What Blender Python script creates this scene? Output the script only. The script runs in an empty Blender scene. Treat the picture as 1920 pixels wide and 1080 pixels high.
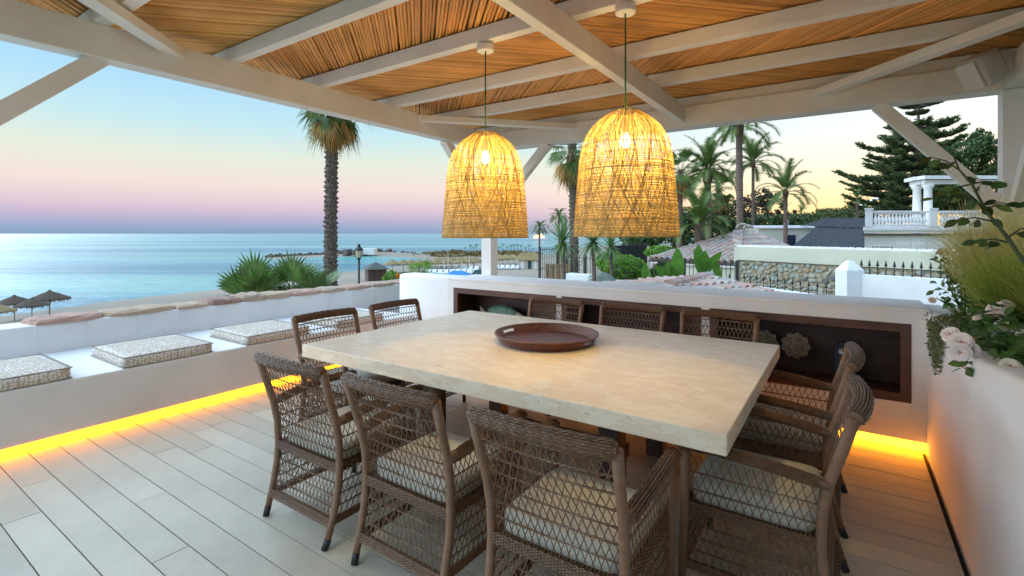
import bpy, bmesh, math, random
import numpy as np
from mathutils import Vector, Matrix
R = math.radians
rnd = random.Random(7)
scn = bpy.context.scene
COL = scn.collection

# ------------------------------------------------------------------ camera
F, YAW, HC, CX, HY = 925.0, R(34.05), 1.55, 960.0, 438.0
cam_d = bpy.data.cameras.new('camera')
cam = bpy.data.objects.new('camera', cam_d)
COL.objects.link(cam)
cam.location = (0, 0, HC)
cam.rotation_euler = (R(90), 0, YAW)
cam_d.sensor_width = 36
cam_d.lens = 36 * F / 1920
cam_d.shift_y = -(540 - HY) / 1920
cam_d.clip_end = 60000
cam_d.clip_start = 0.05
scn.camera = cam

# ------------------------------------------------------------------ world / sky (dusk)
def lin(r, g, b):
    f = lambda v: (v / 255 / 12.92) if v / 255 <= .04045 else ((v / 255 + .055) / 1.055) ** 2.4
    return (f(r), f(g), f(b), 1)
w = bpy.data.worlds.new('World')
scn.world = w
w.use_nodes = True
nt = w.node_tree
nt.nodes.clear()
N = nt.nodes.new
L = nt.links.new
tc = N('ShaderNodeTexCoord'); sep = N('ShaderNodeSeparateXYZ'); L(tc.outputs['Generated'], sep.inputs[0])
def ramp(stops):
    n = N('ShaderNodeValToRGB')
    e = n.color_ramp.elements
    while len(e) < len(stops): e.new(0.5)
    for i, (p, c) in enumerate(stops):
        e[i].position = p; e[i].color = lin(*c)
    n.color_ramp.interpolation = 'EASE' if False else 'LINEAR'
    L(sep.outputs['Z'], n.inputs[0])
    return n
SEA_SKY = [(0, (122, 156, 194)), (.012, (136, 164, 202)), (.028, (170, 168, 206)), (.048, (204, 184, 210)), (.085, (228, 208, 208)),
           (.135, (216, 222, 210)), (.19, (184, 220, 230)), (.28, (154, 206, 244)), (.55, (132, 188, 240)), (1, (116, 172, 234))]
SUN_SKY = [(0, (250, 206, 150)), (.03, (252, 214, 160)), (.065, (251, 225, 184)), (.11, (240, 230, 210)), (.18, (222, 232, 238)),
           (.28, (206, 226, 242)), (.55, (150, 198, 240)), (1, (116, 172, 234))]
ra, rb = ramp(SEA_SKY), ramp(SUN_SKY)
vn = N('ShaderNodeVectorMath'); vn.operation = 'MULTIPLY'; vn.inputs[1].default_value = (1, 1, 0); L(tc.outputs['Generated'], vn.inputs[0])
vv = N('ShaderNodeVectorMath'); vv.operation = 'NORMALIZE'; L(vn.outputs[0], vv.inputs[0])
dt = N('ShaderNodeVectorMath'); dt.operation = 'DOT_PRODUCT'; dt.inputs[1].default_value = (0.5, 0.866, 0); L(vv.outputs[0], dt.inputs[0])
mr = N('ShaderNodeMapRange'); mr.interpolation_type = 'SMOOTHSTEP'
mr.inputs['From Min'].default_value = .42; mr.inputs['From Max'].default_value = .86
L(dt.outputs['Value'], mr.inputs['Value'])
mx = N('ShaderNodeMix'); mx.data_type = 'RGBA'
L(mr.outputs[0], mx.inputs[0]); L(ra.outputs[0], mx.inputs[6]); L(rb.outputs[0], mx.inputs[7])
bg1 = N('ShaderNodeBackground'); bg1.inputs[1].default_value = 0.585; L(mx.outputs[2], bg1.inputs[0])
sky = N('ShaderNodeTexSky'); sky.sky_type = 'NISHITA'; sky.sun_disc = False
sky.sun_elevation = R(2.5); sky.sun_rotation = R(30); sky.altitude = 10
bg2 = N('ShaderNodeBackground'); bg2.inputs[1].default_value = 0.04; L(sky.outputs[0], bg2.inputs[0])
ad = N('ShaderNodeAddShader'); L(bg1.outputs[0], ad.inputs[0]); L(bg2.outputs[0], ad.inputs[1])
wo = N('ShaderNodeOutputWorld'); L(ad.outputs[0], wo.inputs[0])
w.cycles.sampling_method = 'MANUAL'; w.cycles.sample_map_resolution = 512

# very soft dusk skylight from the open sea side, behind and left of the camera
sd = bpy.data.lights.new('sun', 'SUN'); sd.energy = 3.0; sd.angle = R(110); sd.color = (.76, .88, 1)
so = bpy.data.objects.new('sun', sd); COL.objects.link(so)
so.rotation_euler = Vector((.62, .48, -.58)).to_track_quat('-Z', 'Y').to_euler()

vs = scn.view_settings
vs.view_transform = 'Standard'; vs.look = 'None'; vs.gamma = 1; vs.use_curve_mapping = False
vs.exposure = 0.84
cy = scn.cycles
cy.max_bounces = 8; cy.diffuse_bounces = 4; cy.glossy_bounces = 3; cy.transmission_bounces = 4; cy.transparent_max_bounces = 8
cy.sample_clamp_indirect = 4; cy.use_denoising = True; cy.caustics_reflective = False; cy.caustics_refractive = False

# ------------------------------------------------------------------ helpers
S_, C_ = math.sin(YAW), math.cos(YAW)
def at(px, py, d):
    """world point d metres deep in the viewing direction, seen at photo pixel px, py"""
    r = (px - CX) / F * d
    return Vector((C_ * r - S_ * d, S_ * r + C_ * d, HC + (HY - py) / F * d))
def atz(px, py, z):
    d = (HC - z) * F / (py - HY)
    return at(px, py, d)

class MB:
    def __init__(s): s.v = []; s.f = []; s.n = 0
    def add(s, vs, fs):
        b = s.n
        s.v.extend([tuple(p) for p in vs]); s.n += len(vs)
        s.f.extend([tuple(b + i for i in f) for f in fs])
    def box(s, x0, x1, y0, y1, z0, z1, M=None):
        p = [Vector((x, y, z)) for z in (z0, z1) for y in (y0, y1) for x in (x0, x1)]
        if M: p = [M @ q for q in p]
        s.add(p, [(0, 2, 3, 1), (4, 5, 7, 6), (0, 1, 5, 4), (2, 6, 7, 3), (0, 4, 6, 2), (1, 3, 7, 5)])
    def bar(s, a, b, wx, wy, up=(0, 0, 1)):
        a, b = Vector(a), Vector(b); d = (b - a)
        n = d.normalized(); u = Vector(up)
        if abs(n.dot(u)) > .99: u = Vector((0, 1, 0))
        x = n.cross(u).normalized(); y = x.cross(n).normalized()
        p = [q + x * sx * wx / 2 + y * sy * wy / 2 for q in (a, b) for sy in (-1, 1) for sx in (-1, 1)]
        s.add(p, [(0, 1, 3, 2), (4, 6, 7, 5), (0, 4, 5, 1), (2, 3, 7, 6), (0, 2, 6, 4), (1, 5, 7, 3)])
    def tube(s, pts, r, k=6, cap=True, sq=1.0, phase=0.0):
        pts = [Vector(p) for p in pts]; n = len(pts)
        rs = r if isinstance(r, (list, tuple)) else [r] * n
        t0 = (pts[1] - pts[0]).normalized()
        u = Vector((0, 0, 1)) if abs(t0.z) < .9 else Vector((0, 1, 0))
        x = t0.cross(u).normalized(); V = []
        for i, p in enumerate(pts):
            t = (pts[min(i + 1, n - 1)] - pts[max(i - 1, 0)]).normalized()
            x = (x - t * x.dot(t)).normalized(); y = t.cross(x)
            for j in range(k):
                a = 2 * math.pi * j / k + phase
                V.append(p + x * math.cos(a) * rs[i] + y * math.sin(a) * rs[i] * sq)
        Fc = [(i * k + j, i * k + (j + 1) % k, (i + 1) * k + (j + 1) % k, (i + 1) * k + j) for i in range(n - 1) for j in range(k)]
        if cap and k > 2:
            Fc.append(tuple(range(k - 1, -1, -1))); Fc.append(tuple((n - 1) * k + j for j in range(k)))
        s.add(V, Fc)
    def lathe(s, prof, k=12, c=(0, 0, 0), cap=True):
        V = []; n = len(prof)
        for (r, z) in prof:
            for j in range(k):
                a = 2 * math.pi * j / k
                V.append((c[0] + r * math.cos(a), c[1] + r * math.sin(a), c[2] + z))
        Fc = [(i * k + j, i * k + (j + 1) % k, (i + 1) * k + (j + 1) % k, (i + 1) * k + j) for i in range(n - 1) for j in range(k)]
        if cap:
            if prof[0][0] > 1e-4: Fc.append(tuple(range(k - 1, -1, -1)))
            if prof[-1][0] > 1e-4: Fc.append(tuple((n - 1) * k + j for j in range(k)))
        s.add(V, Fc)
    def quad(s, a, b, c, d): s.add([a, b, c, d], [(0, 1, 2, 3)])
    def ball(s, c, r, k=8, sz=1.0):
        s.lathe([(max(r * math.sin(math.pi * i / k), .0001), -r * sz * math.cos(math.pi * i / k)) for i in range(k + 1)], k + 4, c, cap=False)
    def mesh(s, name, mat, smooth=False, bevel=0):
        m = bpy.data.meshes.new(name)
        m.from_pydata(s.v, [], s.f)
        for q in (mat if isinstance(mat, (list, tuple)) else [mat]): m.materials.append(q)
        if bevel:
            bm = bmesh.new(); bm.from_mesh(m)
            bmesh.ops.bevel(bm, geom=bm.edges[:], offset=bevel, segments=2, affect='EDGES', profile=.6)
            bm.to_mesh(m); bm.free()
        if smooth:
            m.polygons.foreach_set('use_smooth', [True] * len(m.polygons))
        m.update()
        return m
    def build(s, name, mat, parent=None, smooth=False, bevel=0, loc=None):
        o = bpy.data.objects.new(name, s.mesh(name, mat, smooth, bevel)); COL.objects.link(o)
        if parent: o.parent = parent
        if loc: o.location = loc
        return o
def inst(name, me, parent=None, loc=(0, 0, 0), rot=(0, 0, 0), sc=None):
    o = bpy.data.objects.new(name, me); COL.objects.link(o)
    o.location = loc; o.rotation_euler = rot
    if sc: o.scale = sc if isinstance(sc, (tuple, list)) else (sc, sc, sc)
    if parent: o.parent = parent
    return o
def tag(o, label=None, cat=None, group=None, kind=None):
    if label: o['label'] = label
    if cat: o['category'] = cat
    if group: o['group'] = group
    if kind: o['kind'] = kind
    return o
def thing(name, label, cat, loc=(0, 0, 0), rz=0, group=None):
    o = bpy.data.objects.new(name, None); COL.objects.link(o)
    o.location = loc; o.rotation_euler = (0, 0, rz); o.empty_display_size = .1
    return tag(o, label, cat, group)
def copy_tree(o, parent=None):
    kids = [c for c in KIDS[o.name]] if o.name in KIDS else []
    c = o.copy(); COL.objects.link(c)
    if parent: c.parent = parent
    KIDS[c.name] = []
    for ch in kids: KIDS[c.name].append(copy_tree(ch, c))
    return c
KIDS = {}
def index(root):
    allo = [x for x in COL.objects]
    KIDS.setdefault(root.name, [])
    def rec(o):
        KIDS[o.name] = [x for x in allo if x.parent is o]
        for k in KIDS[o.name]: rec(k)
    rec(root)
def strip(o):
    return o

# ------------------------------------------------------------------ materials
MATS = {}
def mat(name, c1, c2=None, scale=5, rough=.7, bump=0, bscale=None, metal=0, spec=.5, stretch=(1, 1, 1), trans=0, detail=4,
        rand=0, emit=None, estr=0, huev=None, contrast=(.35, .65), wave=None, island=False, sheen=0, coat=0, coords='Object'):
    m = bpy.data.materials.new(name); m.use_nodes = True
    t = m.node_tree; n = t.nodes; l = t.links
    b = n['Principled BSDF']
    b.inputs['Roughness'].default_value = rough; b.inputs['Metallic'].default_value = metal
    b.inputs['Specular IOR Level'].default_value = spec
    if coat: b.inputs['Coat Weight'].default_value = coat
    b.inputs['Base Color'].default_value = (*c1, 1)
    tcn = n.new('ShaderNodeTexCoord'); mp = n.new('ShaderNodeMapping'); l.new(tcn.outputs[coords], mp.inputs[0])
    mp.inputs['Scale'].default_value = stretch
    col = None
    if c2 is not None:
        nz = n.new('ShaderNodeTexNoise'); nz.inputs['Scale'].default_value = scale; nz.inputs['Detail'].default_value = detail
        nz.inputs['Roughness'].default_value = .6
        l.new(mp.outputs[0], nz.inputs[0])
        rp = n.new('ShaderNodeValToRGB'); e = rp.color_ramp.elements
        e[0].position = contrast[0]; e[1].position = contrast[1]; e[0].color = (*c1, 1); e[1].color = (*c2, 1)
        l.new(nz.outputs['Fac'], rp.inputs[0]); col = rp.outputs[0]
    if rand:
        hs = n.new('ShaderNodeHueSaturation')
        if col: l.new(col, hs.inputs['Color'])
        else: hs.inputs['Color'].default_value = (*c1, 1)
        oi = n.new('ShaderNodeObjectInfo'); ge = n.new('ShaderNodeNewGeometry')
        ad_ = n.new('ShaderNodeMath'); ad_.operation = 'ADD'; l.new(oi.outputs['Random'], ad_.inputs[0]); l.new(ge.outputs['Random Per Island'], ad_.inputs[1])
        fr = n.new('ShaderNodeMath'); fr.operation = 'FRACT'; l.new(ad_.outputs[0], fr.inputs[0])
        mrr = n.new('ShaderNodeMapRange'); l.new(fr.outputs[0], mrr.inputs[0])
        mrr.inputs['To Min'].default_value = 1 - rand; mrr.inputs['To Max'].default_value = 1 + rand
        l.new(mrr.outputs[0], hs.inputs['Value'])
        m2 = n.new('ShaderNodeMath'); m2.operation = 'MULTIPLY'; m2.inputs[1].default_value = 7.31; l.new(fr.outputs[0], m2.inputs[0])
        f2 = n.new('ShaderNodeMath'); f2.operation = 'FRACT'; l.new(m2.outputs[0], f2.inputs[0])
        m3 = n.new('ShaderNodeMapRange'); l.new(f2.outputs[0], m3.inputs[0])
        m3.inputs['To Min'].default_value = .5 - (huev if huev is not None else rand * .06); m3.inputs['To Max'].default_value = .5 + (huev if huev is not None else rand * .06)
        l.new(m3.outputs[0], hs.inputs['Hue']); col = hs.outputs[0]
    if col: l.new(col, b.inputs['Base Color'])
    if bump:
        nb = n.new('ShaderNodeTexNoise'); nb.inputs['Scale'].default_value = bscale or scale * 4; nb.inputs['Detail'].default_value = 5
        l.new(mp.outputs[0], nb.inputs[0])
        bp = n.new('ShaderNodeBump'); bp.inputs['Strength'].default_value = min(bump, 1); bp.inputs['Distance'].default_value = .01 * max(1, bump)
        l.new(nb.outputs['Fac'], bp.inputs['Height']); l.new(bp.outputs[0], b.inputs['Normal'])
    if emit:
        b.inputs['Emission Color'].default_value = (*emit, 1); b.inputs['Emission Strength'].default_value = estr
    if trans:
        tr = n.new('ShaderNodeBsdfTranslucent'); ms = n.new('ShaderNodeMixShader'); ms.inputs[0].default_value = trans
        if col: l.new(col, tr.inputs[0])
        else: tr.inputs[0].default_value = (*c1, 1)
        l.new(b.outputs[0], ms.inputs[1]); l.new(tr.outputs[0], ms.inputs[2])
        l.new(ms.outputs[0], n['Material Output'].inputs[0])
    m['bsdf'] = b.name
    MATS[name] = m
    return m

M_plaster = mat('plaster', (.84, .84, .83), (.74, .735, .72), 1.1, .85, .7, 6.5, detail=9)
M_beam = mat('painted_wood', (.86, .83, .78), (.78, .75, .69), 3, .55, .35, 10, stretch=(1, 1, 1))
M_deck = mat('deck_board_paint', (.53, .50, .40), (.42, .395, .31), 1.6, .40, .2, 45, rand=.09, detail=9, huev=.004, spec=.4)
M_under = mat('dark_void', (.02, .02, .02), rough=.9)
M_reed = mat('reed', (.80, .40, .11), (.64, .29, .065), 3.5, .5, .3, 30, rand=.20, contrast=(.4, .75), huev=.006)
M_reedback = mat('reed_backing', (.34, .17, .055), rough=.9)
M_wick = mat('wicker', (.175, .098, .052), (.115, .064, .036), 40, .5, 0, rand=.14, huev=.006)
M_wrap = mat('wicker_wrap', (.23, .128, .070), (.18, .10, .056), 30, .5, .5, 260, stretch=(.12, .12, 1))
M_rub = mat('rubber', (.015, .017, .02), rough=.6)
M_cush = mat('seat_fabric', (.56, .56, .48), (.50, .51, .44), 6, .9, .25, 220)
M_darkwood = mat('dark_wood', (.075, .032, .022), (.040, .018, .013), 2.5, .45, .25, 30, stretch=(1, 8, 8))
M_frame = mat('frame_wood', (.115, .048, .030), (.07, .030, .02), 2.5, .5, .25, 30, stretch=(1, 8, 8))
M_tray = mat('tray_weave', (.17, .048, .018), (.07, .02, .01), 60, .32, .8, 120, spec=.6, contrast=(.4, .6))
M_soil = mat('soil', (.035, .022, .014), (.07, .045, .03), 20, .95, 1, 30)
M_iron = mat('black_iron', (.018, .02, .022), rough=.5)
M_sand = mat('sand', (.36, .29, .21), (.25, .21, .16), .05, .95, .3, 2, detail=8)
M_leaf = mat('leaf', (.08, .16, .035), (.13, .21, .045), 4, .45, 0, rand=.35, trans=.25)
M_leafdk = mat('leaf_dark', (.05, .10, .03), (.09, .14, .035), 3, .5, 0, rand=.35, trans=.2)
M_leafbr = mat('leaf_bright', (.15, .32, .03), (.22, .40, .05), 3, .5, 0, rand=.3, trans=.3)
M_pine = mat('pine_needles', (.07, .12, .04), (.14, .17, .055), 1.2, .6, 0, rand=.4, trans=.15)
M_palm = mat('palm_leaf', (.09, .17, .035), (.16, .22, .05), 2, .45, 0, rand=.3, trans=.25)
M_palmdry = mat('palm_dry', (.62, .32, .08), (.40, .22, .07), 3, .8, 0, rand=.3, trans=.2)
M_bark = mat('palm_bark', (.24, .17, .125), (.12, .085, .065), 6, .9, 1, 30, stretch=(1, 1, 3), rand=.25)
M_barkred = mat('palm_bark_red', (.20, .09, .06), (.11, .06, .045), 5, .9, 1, 25, stretch=(1, 1, 5))
M_thatch = mat('thatch', (.13, .085, .055), (.06, .042, .03), 8, .95, 1, 40, stretch=(1, 1, .3))
M_thatchgold = mat('thatch_pale', (.34, .25, .11), (.22, .16, .07), 2, .95, 1, 20)
M_pole = mat('pale_pole', (.6, .55, .48), (.45, .4, .33), 6, .8)
M_terra = mat('roof_tile', (.33, .20, .15), (.42, .34, .27), 4, .85, .7, 25, rand=.3)
M_stonecop = mat('coping_stone', (.44, .27, .19), (.40, .31, .20), 5, .9, 1, 18, rand=.2)
M_stone = mat('rubble_stone', (.30, .28, .22), (.17, .18, .17), 5, .9, 1, 16, rand=.38)
M_mortar = mat('mortar', (.38, .33, .23), (.30, .26, .19), 8, .95, 1, 20)
M_cream = mat('cream_render', (.58, .58, .44), (.50, .50, .38), .8, .9, .4, 8)
M_villa = mat('villa_render', (.70, .69, .60), (.62, .60, .52), .7, .85, .2, 10)
M_white = mat('white_stone', (.84, .82, .79), (.74, .71, .68), 2, .8, .3, 12)
M_slate = mat('thatch_dark', (.045, .047, .052), (.085, .088, .095), 1.2, .95, 1, 14, stretch=(6, 6, .5))
M_rock = mat('rock', (.19, .15, .12), (.10, .085, .075), .4, .95, 1, 2, rand=.3)
M_grassY = mat('dry_grass', (.88, .74, .38), (.72, .68, .28), 3, .7, 0, rand=.35, trans=.35)
M_petal = mat('rose_petal', (.96, .84, .78), (.96, .90, .85), 14, .6, 0, rand=.08, trans=.08)
M_petalW = mat('rose_petal_pale', (.86, .84, .66), (.88, .86, .76), 14, .6, 0, rand=.06, trans=.3)
M_petalH = mat('rose_heart', (.75, .30, .16), rough=.6)
M_stem = mat('green_stem', (.05, .085, .02), rough=.5)
M_plastic = mat('speaker_plastic', (.62, .59, .54), rough=.4)
M_cord = mat('green_cord', (.01, .10, .02), rough=.6)
M_glass = mat('lantern_glass', (.05, .06, .08), rough=.08, spec=.8)
M_led = mat('led_light', (1, .5, .05), emit=(1, .33, .008), estr=5.2)
M_bulb = mat('bulb_light', (1, .8, .5), emit=(1, .78, .4), estr=12)
M_shade = mat('woven_shade', (.62, .46, .18), (.48, .34, .12), 30, .75, 0, rand=.22, trans=.24, huev=.01)
M_blue = mat('blue_canvas', (.02, .22, .50), rough=.7)
M_green = mat('green_canvas', (.02, .07, .06), rough=.8)

# travertine
def travertine():
    m = mat('travertine', (.62, .50, .36), (.50, .38, .25), 2.2, .33, .15, 60, spec=.4)
    n = m.node_tree.nodes; l = m.node_tree.links; b = n['Principled BSDF']
    tcn = n.new('ShaderNodeTexCoord'); mp = n.new('ShaderNodeMapping'); mp.inputs['Scale'].default_value = (1.6, 3.4, 5)
    mp.inputs['Rotation'].default_value = (0, 0, R(12))
    l.new(tcn.outputs['Object'], mp.inputs[0])
    nz = n.new('ShaderNodeTexNoise'); nz.inputs['Scale'].default_value = 2.6; nz.inputs['Detail'].default_value = 11; nz.inputs['Roughness'].default_value = .74
    nz.inputs['Distortion'].default_value = .15
    l.new(mp.outputs[0], nz.inputs[0])
    rp = n.new('ShaderNodeValToRGB'); e = rp.color_ramp.elements
    cs = [(.28, (.66, .52, .36)), (.40, (.82, .71, .53)), (.48, (.78, .65, .47)), (.55, (.87, .79, .63)), (.64, (.80, .68, .50)), (.76, (.66, .51, .36))]
    while len(e) < len(cs): e.new(.5)
    for i, (p, c) in enumerate(cs): e[i].position = p; e[i].color = (*c, 1)
    l.new(nz.outputs['Fac'], rp.inputs[0])
    # pits and short veins
    mp2 = n.new('ShaderNodeMapping'); mp2.inputs['Scale'].default_value = (5, 14, 14); mp2.inputs['Rotation'].default_value = (0, 0, R(20)); l.new(tcn.outputs['Object'], mp2.inputs[0])
    n2 = n.new('ShaderNodeTexNoise'); n2.inputs['Scale'].default_value = 2.3; n2.inputs['Detail'].default_value = 6; l.new(mp2.outputs[0], n2.inputs[0])
    r2 = n.new('ShaderNodeValToRGB'); r2.color_ramp.elements[0].position = .66; r2.color_ramp.elements[1].position = .74
    r2.color_ramp.elements[0].color = (0, 0, 0, 1); r2.color_ramp.elements[1].color = (.55, .55, .55, 1)
    l.new(n2.outputs['Fac'], r2.inputs[0])
    mxx = n.new('ShaderNodeMix'); mxx.data_type = 'RGBA'; mxx.inputs[7].default_value = (.33, .19, .11, 1)
    l.new(r2.outputs[0], mxx.inputs[0]); l.new(rp.outputs[0], mxx.inputs[6]); l.new(mxx.outputs[2], b.inputs['Base Color'])
    return m
M_trav = travertine()

# cushion print: pale oval flecks on beige cloth
def print_fabric():
    m = mat('printed_fabric', (.42, .35, .27), rough=.9)
    n = m.node_tree.nodes; l = m.node_tree.links; b = n['Principled BSDF']
    tcn = n.new('ShaderNodeTexCoord'); mp = n.new('ShaderNodeMapping'); mp.inputs['Scale'].default_value = (1, .62, 1)
    l.new(tcn.outputs['Object'], mp.inputs[0])
    vo = n.new('ShaderNodeTexVoronoi'); vo.inputs['Scale'].default_value = 62; vo.inputs['Randomness'].default_value = .55; vo.feature = 'F1'
    l.new(mp.outputs[0], vo.inputs[0])
    rp = n.new('ShaderNodeValToRGB'); e = rp.color_ramp.elements
    e[0].position = .36; e[1].position = .46; e[0].color = (.78, .78, .75, 1); e[1].color = (.50, .42, .33, 1)
    l.new(vo.outputs['Distance'], rp.inputs[0]); l.new(rp.outputs[0], b.inputs['Base Color'])
    return m
M_print = print_fabric()

def sea_mat():
    m = bpy.data.materials.new('sea_water'); m.use_nodes = True
    n = m.node_tree.nodes; l = m.node_tree.links; b = n['Principled BSDF']
    b.inputs['Roughness'].default_value = .2; b.inputs['IOR'].default_value = 1.33; b.inputs['Specular IOR Level'].default_value = .24
    tcn = n.new('ShaderNodeTexCoord')
    m0 = n.new('ShaderNodeMapping'); m0.inputs['Rotation'].default_value = (0, 0, -YAW - R(2)); l.new(tcn.outputs['Object'], m0.inputs[0])
    mp = n.new('ShaderNodeMapping'); mp.inputs['Scale'].default_value = (.10, 1, 1); l.new(m0.outputs[0], mp.inputs[0])
    nz = n.new('ShaderNodeTexNoise'); nz.inputs['Scale'].default_value = .022; nz.inputs['Detail'].default_value = 9; nz.inputs['Roughness'].default_value = .72
    nz.inputs['Distortion'].default_value = .3
    l.new(mp.outputs[0], nz.inputs[0])
    rp = n.new('ShaderNodeValToRGB'); e = rp.color_ramp.elements
    e[0].position = .44; e[1].position = .57; e[0].color = (.006, .20, .27, 1); e[1].color = (.13, .40, .36, 1)
    l.new(nz.outputs['Fac'], rp.inputs[0]); l.new(rp.outputs[0], b.inputs['Base Color'])
    n2 = n.new('ShaderNodeTexNoise'); n2.inputs['Scale'].default_value = .35; n2.inputs['Detail'].default_value = 6; l.new(mp.outputs[0], n2.inputs[0])
    ma = n.new('ShaderNodeMath'); ma.operation = 'MULTIPLY_ADD'; ma.inputs[1].default_value = 6; l.new(nz.outputs['Fac'], ma.inputs[0]); l.new(n2.outputs['Fac'], ma.inputs[2])
    bp = n.new('ShaderNodeBump'); bp.inputs['Strength'].default_value = 1; bp.inputs['Distance'].default_value = 1.0
    l.new(ma.outputs[0], bp.inputs['Height']); l.new(bp.outputs[0], b.inputs['Normal'])
    return m
M_sea = sea_mat()

# ================================================================== SETTING: sea, land, floor
ZS = -6.7
mb = MB()
c0 = Vector((-14000, 9000, 0))
mb.add([(-40000, -20000, ZS), (20000, -20000, ZS), (20000, 40000, ZS), (-40000, 40000, ZS)], [(0, 1, 2, 3)])
tag(mb.build('sea', M_sea), kind='structure')

shore_px = [(-700, 800), (-300, 662), (0, 593), (200, 566), (400, 543), (520, 526), (640, 510), (700, 505), (760, 498), (800, 492), (812, 488),
            (790, 484.5), (740, 481.5), (690, 480.5), (620, 481.5), (560, 484), (505, 487), (492, 484), (510, 480), (560, 477.5), (640, 474), (700, 472.5),
            (760, 474), (820, 476.5), (870, 476), (930, 471), (985, 470), (1003, 474), (1012, 478), (1040, 476), (1100, 462)]
poly = [atz(x, y, ZS).xy for x, y in shore_px]
poly += [Vector((900, 2500)), Vector((2500, 1500)), Vector((900, -400)), Vector((-10, -300))]
P = np.array([tuple(p) for p in poly])
def sdist(q):
    a = P; b = np.roll(P, -1, axis=0); ab = b - a
    t = np.clip(((q[:, None, :] - a) * ab).sum(-1) / (ab ** 2).sum(-1), 0, 1)
    dd = np.linalg.norm(q[:, None, :] - (a + ab * t[..., None]), axis=-1).min(1)
    ins = np.zeros(len(q), bool)
    for i in range(len(a)):
        c = (a[i, 1] > q[:, 1]) != (b[i, 1] > q[:, 1])
        xx = (b[i, 0] - a[i, 0]) * (q[:, 1] - a[i, 1]) / (b[i, 1] - a[i, 1] + 1e-12) + a[i, 0]
        ins ^= c & (q[:, 0] < xx)
    return np.where(ins, dd, -dd)
# grid in polar form about the terrace so that resolution follows distance
rads = np.concatenate([np.linspace(9, 60, 40), np.geomspace(61, 1600, 110)])
angs = np.radians(np.linspace(-15, 200, 420))
RR, AA = np.meshgrid(rads, angs, indexing='ij')
Q = np.stack([RR * np.cos(AA), RR * np.sin(AA)], -1).reshape(-1, 2)
D = sdist(Q)
Zg = ZS + np.clip(D * .06, -1.2, .75) + np.clip((D - 20) * .004, 0, .5)
rs_ = np.random.RandomState(3)
Zg += rs_.randn(len(Zg)) * .02
nr, na = RR.shape
fs = [(i * na + j, (i + 1) * na + j, (i + 1) * na + j + 1, i * na + j + 1) for i in range(nr - 1) for j in range(na - 1)]
keep = []
ok = D > -14
for f in fs:
    if ok[f[0]] or ok[f[1]] or ok[f[2]] or ok[f[3]]: keep.append(f)
mb = MB(); mb.add([(q[0], q[1], z) for q, z in zip(Q, Zg)], keep)
tag(mb.build('beach', M_sand, smooth=True), kind='structure')

# garden terrain behind the terrace on the right, above the beach
mb = MB()
g = [(-3.2, 6.0), (-3.6, 16), (-2, 32), (3, 60), (30, 85), (80, 60), (60, 0), (8, -6), (3, 2), (3, 5.6)]
M_garden = mat('garden_earth', (.05, .06, .025), (.10, .085, .05), .6, .95, 1, 4)
mb.add([(x, y, -.35 if y > 7 or x > 3 else -.5) for x, y in g] + [(x, y, -6.2) for x, y in g],
       [tuple(range(len(g) - 1, -1, -1))] + [(i, (i + 1) % len(g), len(g) + (i + 1) % len(g), len(g) + i) for i in range(len(g))])
tag(mb.build('terrain', M_garden), kind='structure')

# deck of painted boards
deck = tag(thing('floor', None, None), kind='structure'); 
mb = MB(); mb.box(-5.0, .6, -1.4, 4.9, -.25, -.03); tag(mb.build('subfloor', M_under, deck), kind='structure')
BWID = .16
k = 0; bm_cache = {}
y1 = 4.496
row = 0
edge = 4.336
rows = []
yy = 4.336
rows.append((4.336, 4.62))
while yy > -1.3:
    rows.append((yy - BWID, yy)); yy -= BWID
for (ya, yb) in rows:
    cuts = [-4.86]
    x = -4.86 + rnd.uniform(.5, 2.4)
    while x < -.2:
        cuts.append(x); x += rnd.uniform(2.5, 3.3)
    cuts.append(.452)
    for a, b in zip(cuts[:-1], cuts[1:]):
        Ln = b - a
        if Ln < .1: continue
        mb = MB(); mb.box(0, Ln - .004, 0, yb - ya - .0052, -.028, 0)
        mb.build('board', M_deck, deck, loc=(a, ya, rnd.uniform(-.0006, .0006)), bevel=.0018)

# ================================================================== TERRACE WALLS
BX = -4.755    # bench face
bench = thing('built_in_bench', 'long white plastered bench along the sea parapet with yellow light strip at its foot', 'bench', (BX, 2.4, 0))
def sub(parent, x, y=0, z=0): return (x - parent.location.x, y - parent.location.y, z - parent.location.z)
def child_world(o, parent):
    o.parent = parent; o.matrix_parent_inverse = Matrix.Translation(-parent.location); return o
mb = MB()
mb.box(-6.0, BX, -1.3, 4.7, .075, .472)
child_world(mb.build('bench_body', M_plaster, bevel=.018), bench)
mb = MB(); mb.box(-6.0, BX - .07, -1.3, 4.7, -.25, .0755)
child_world(mb.build('toe_recess', M_plaster), bench)
mb = MB(); mb.box(BX - .066, BX - .035, -1.25, 4.60, .004, .052)
child_world(mb.build('light_strip', M_led), bench)

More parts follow.
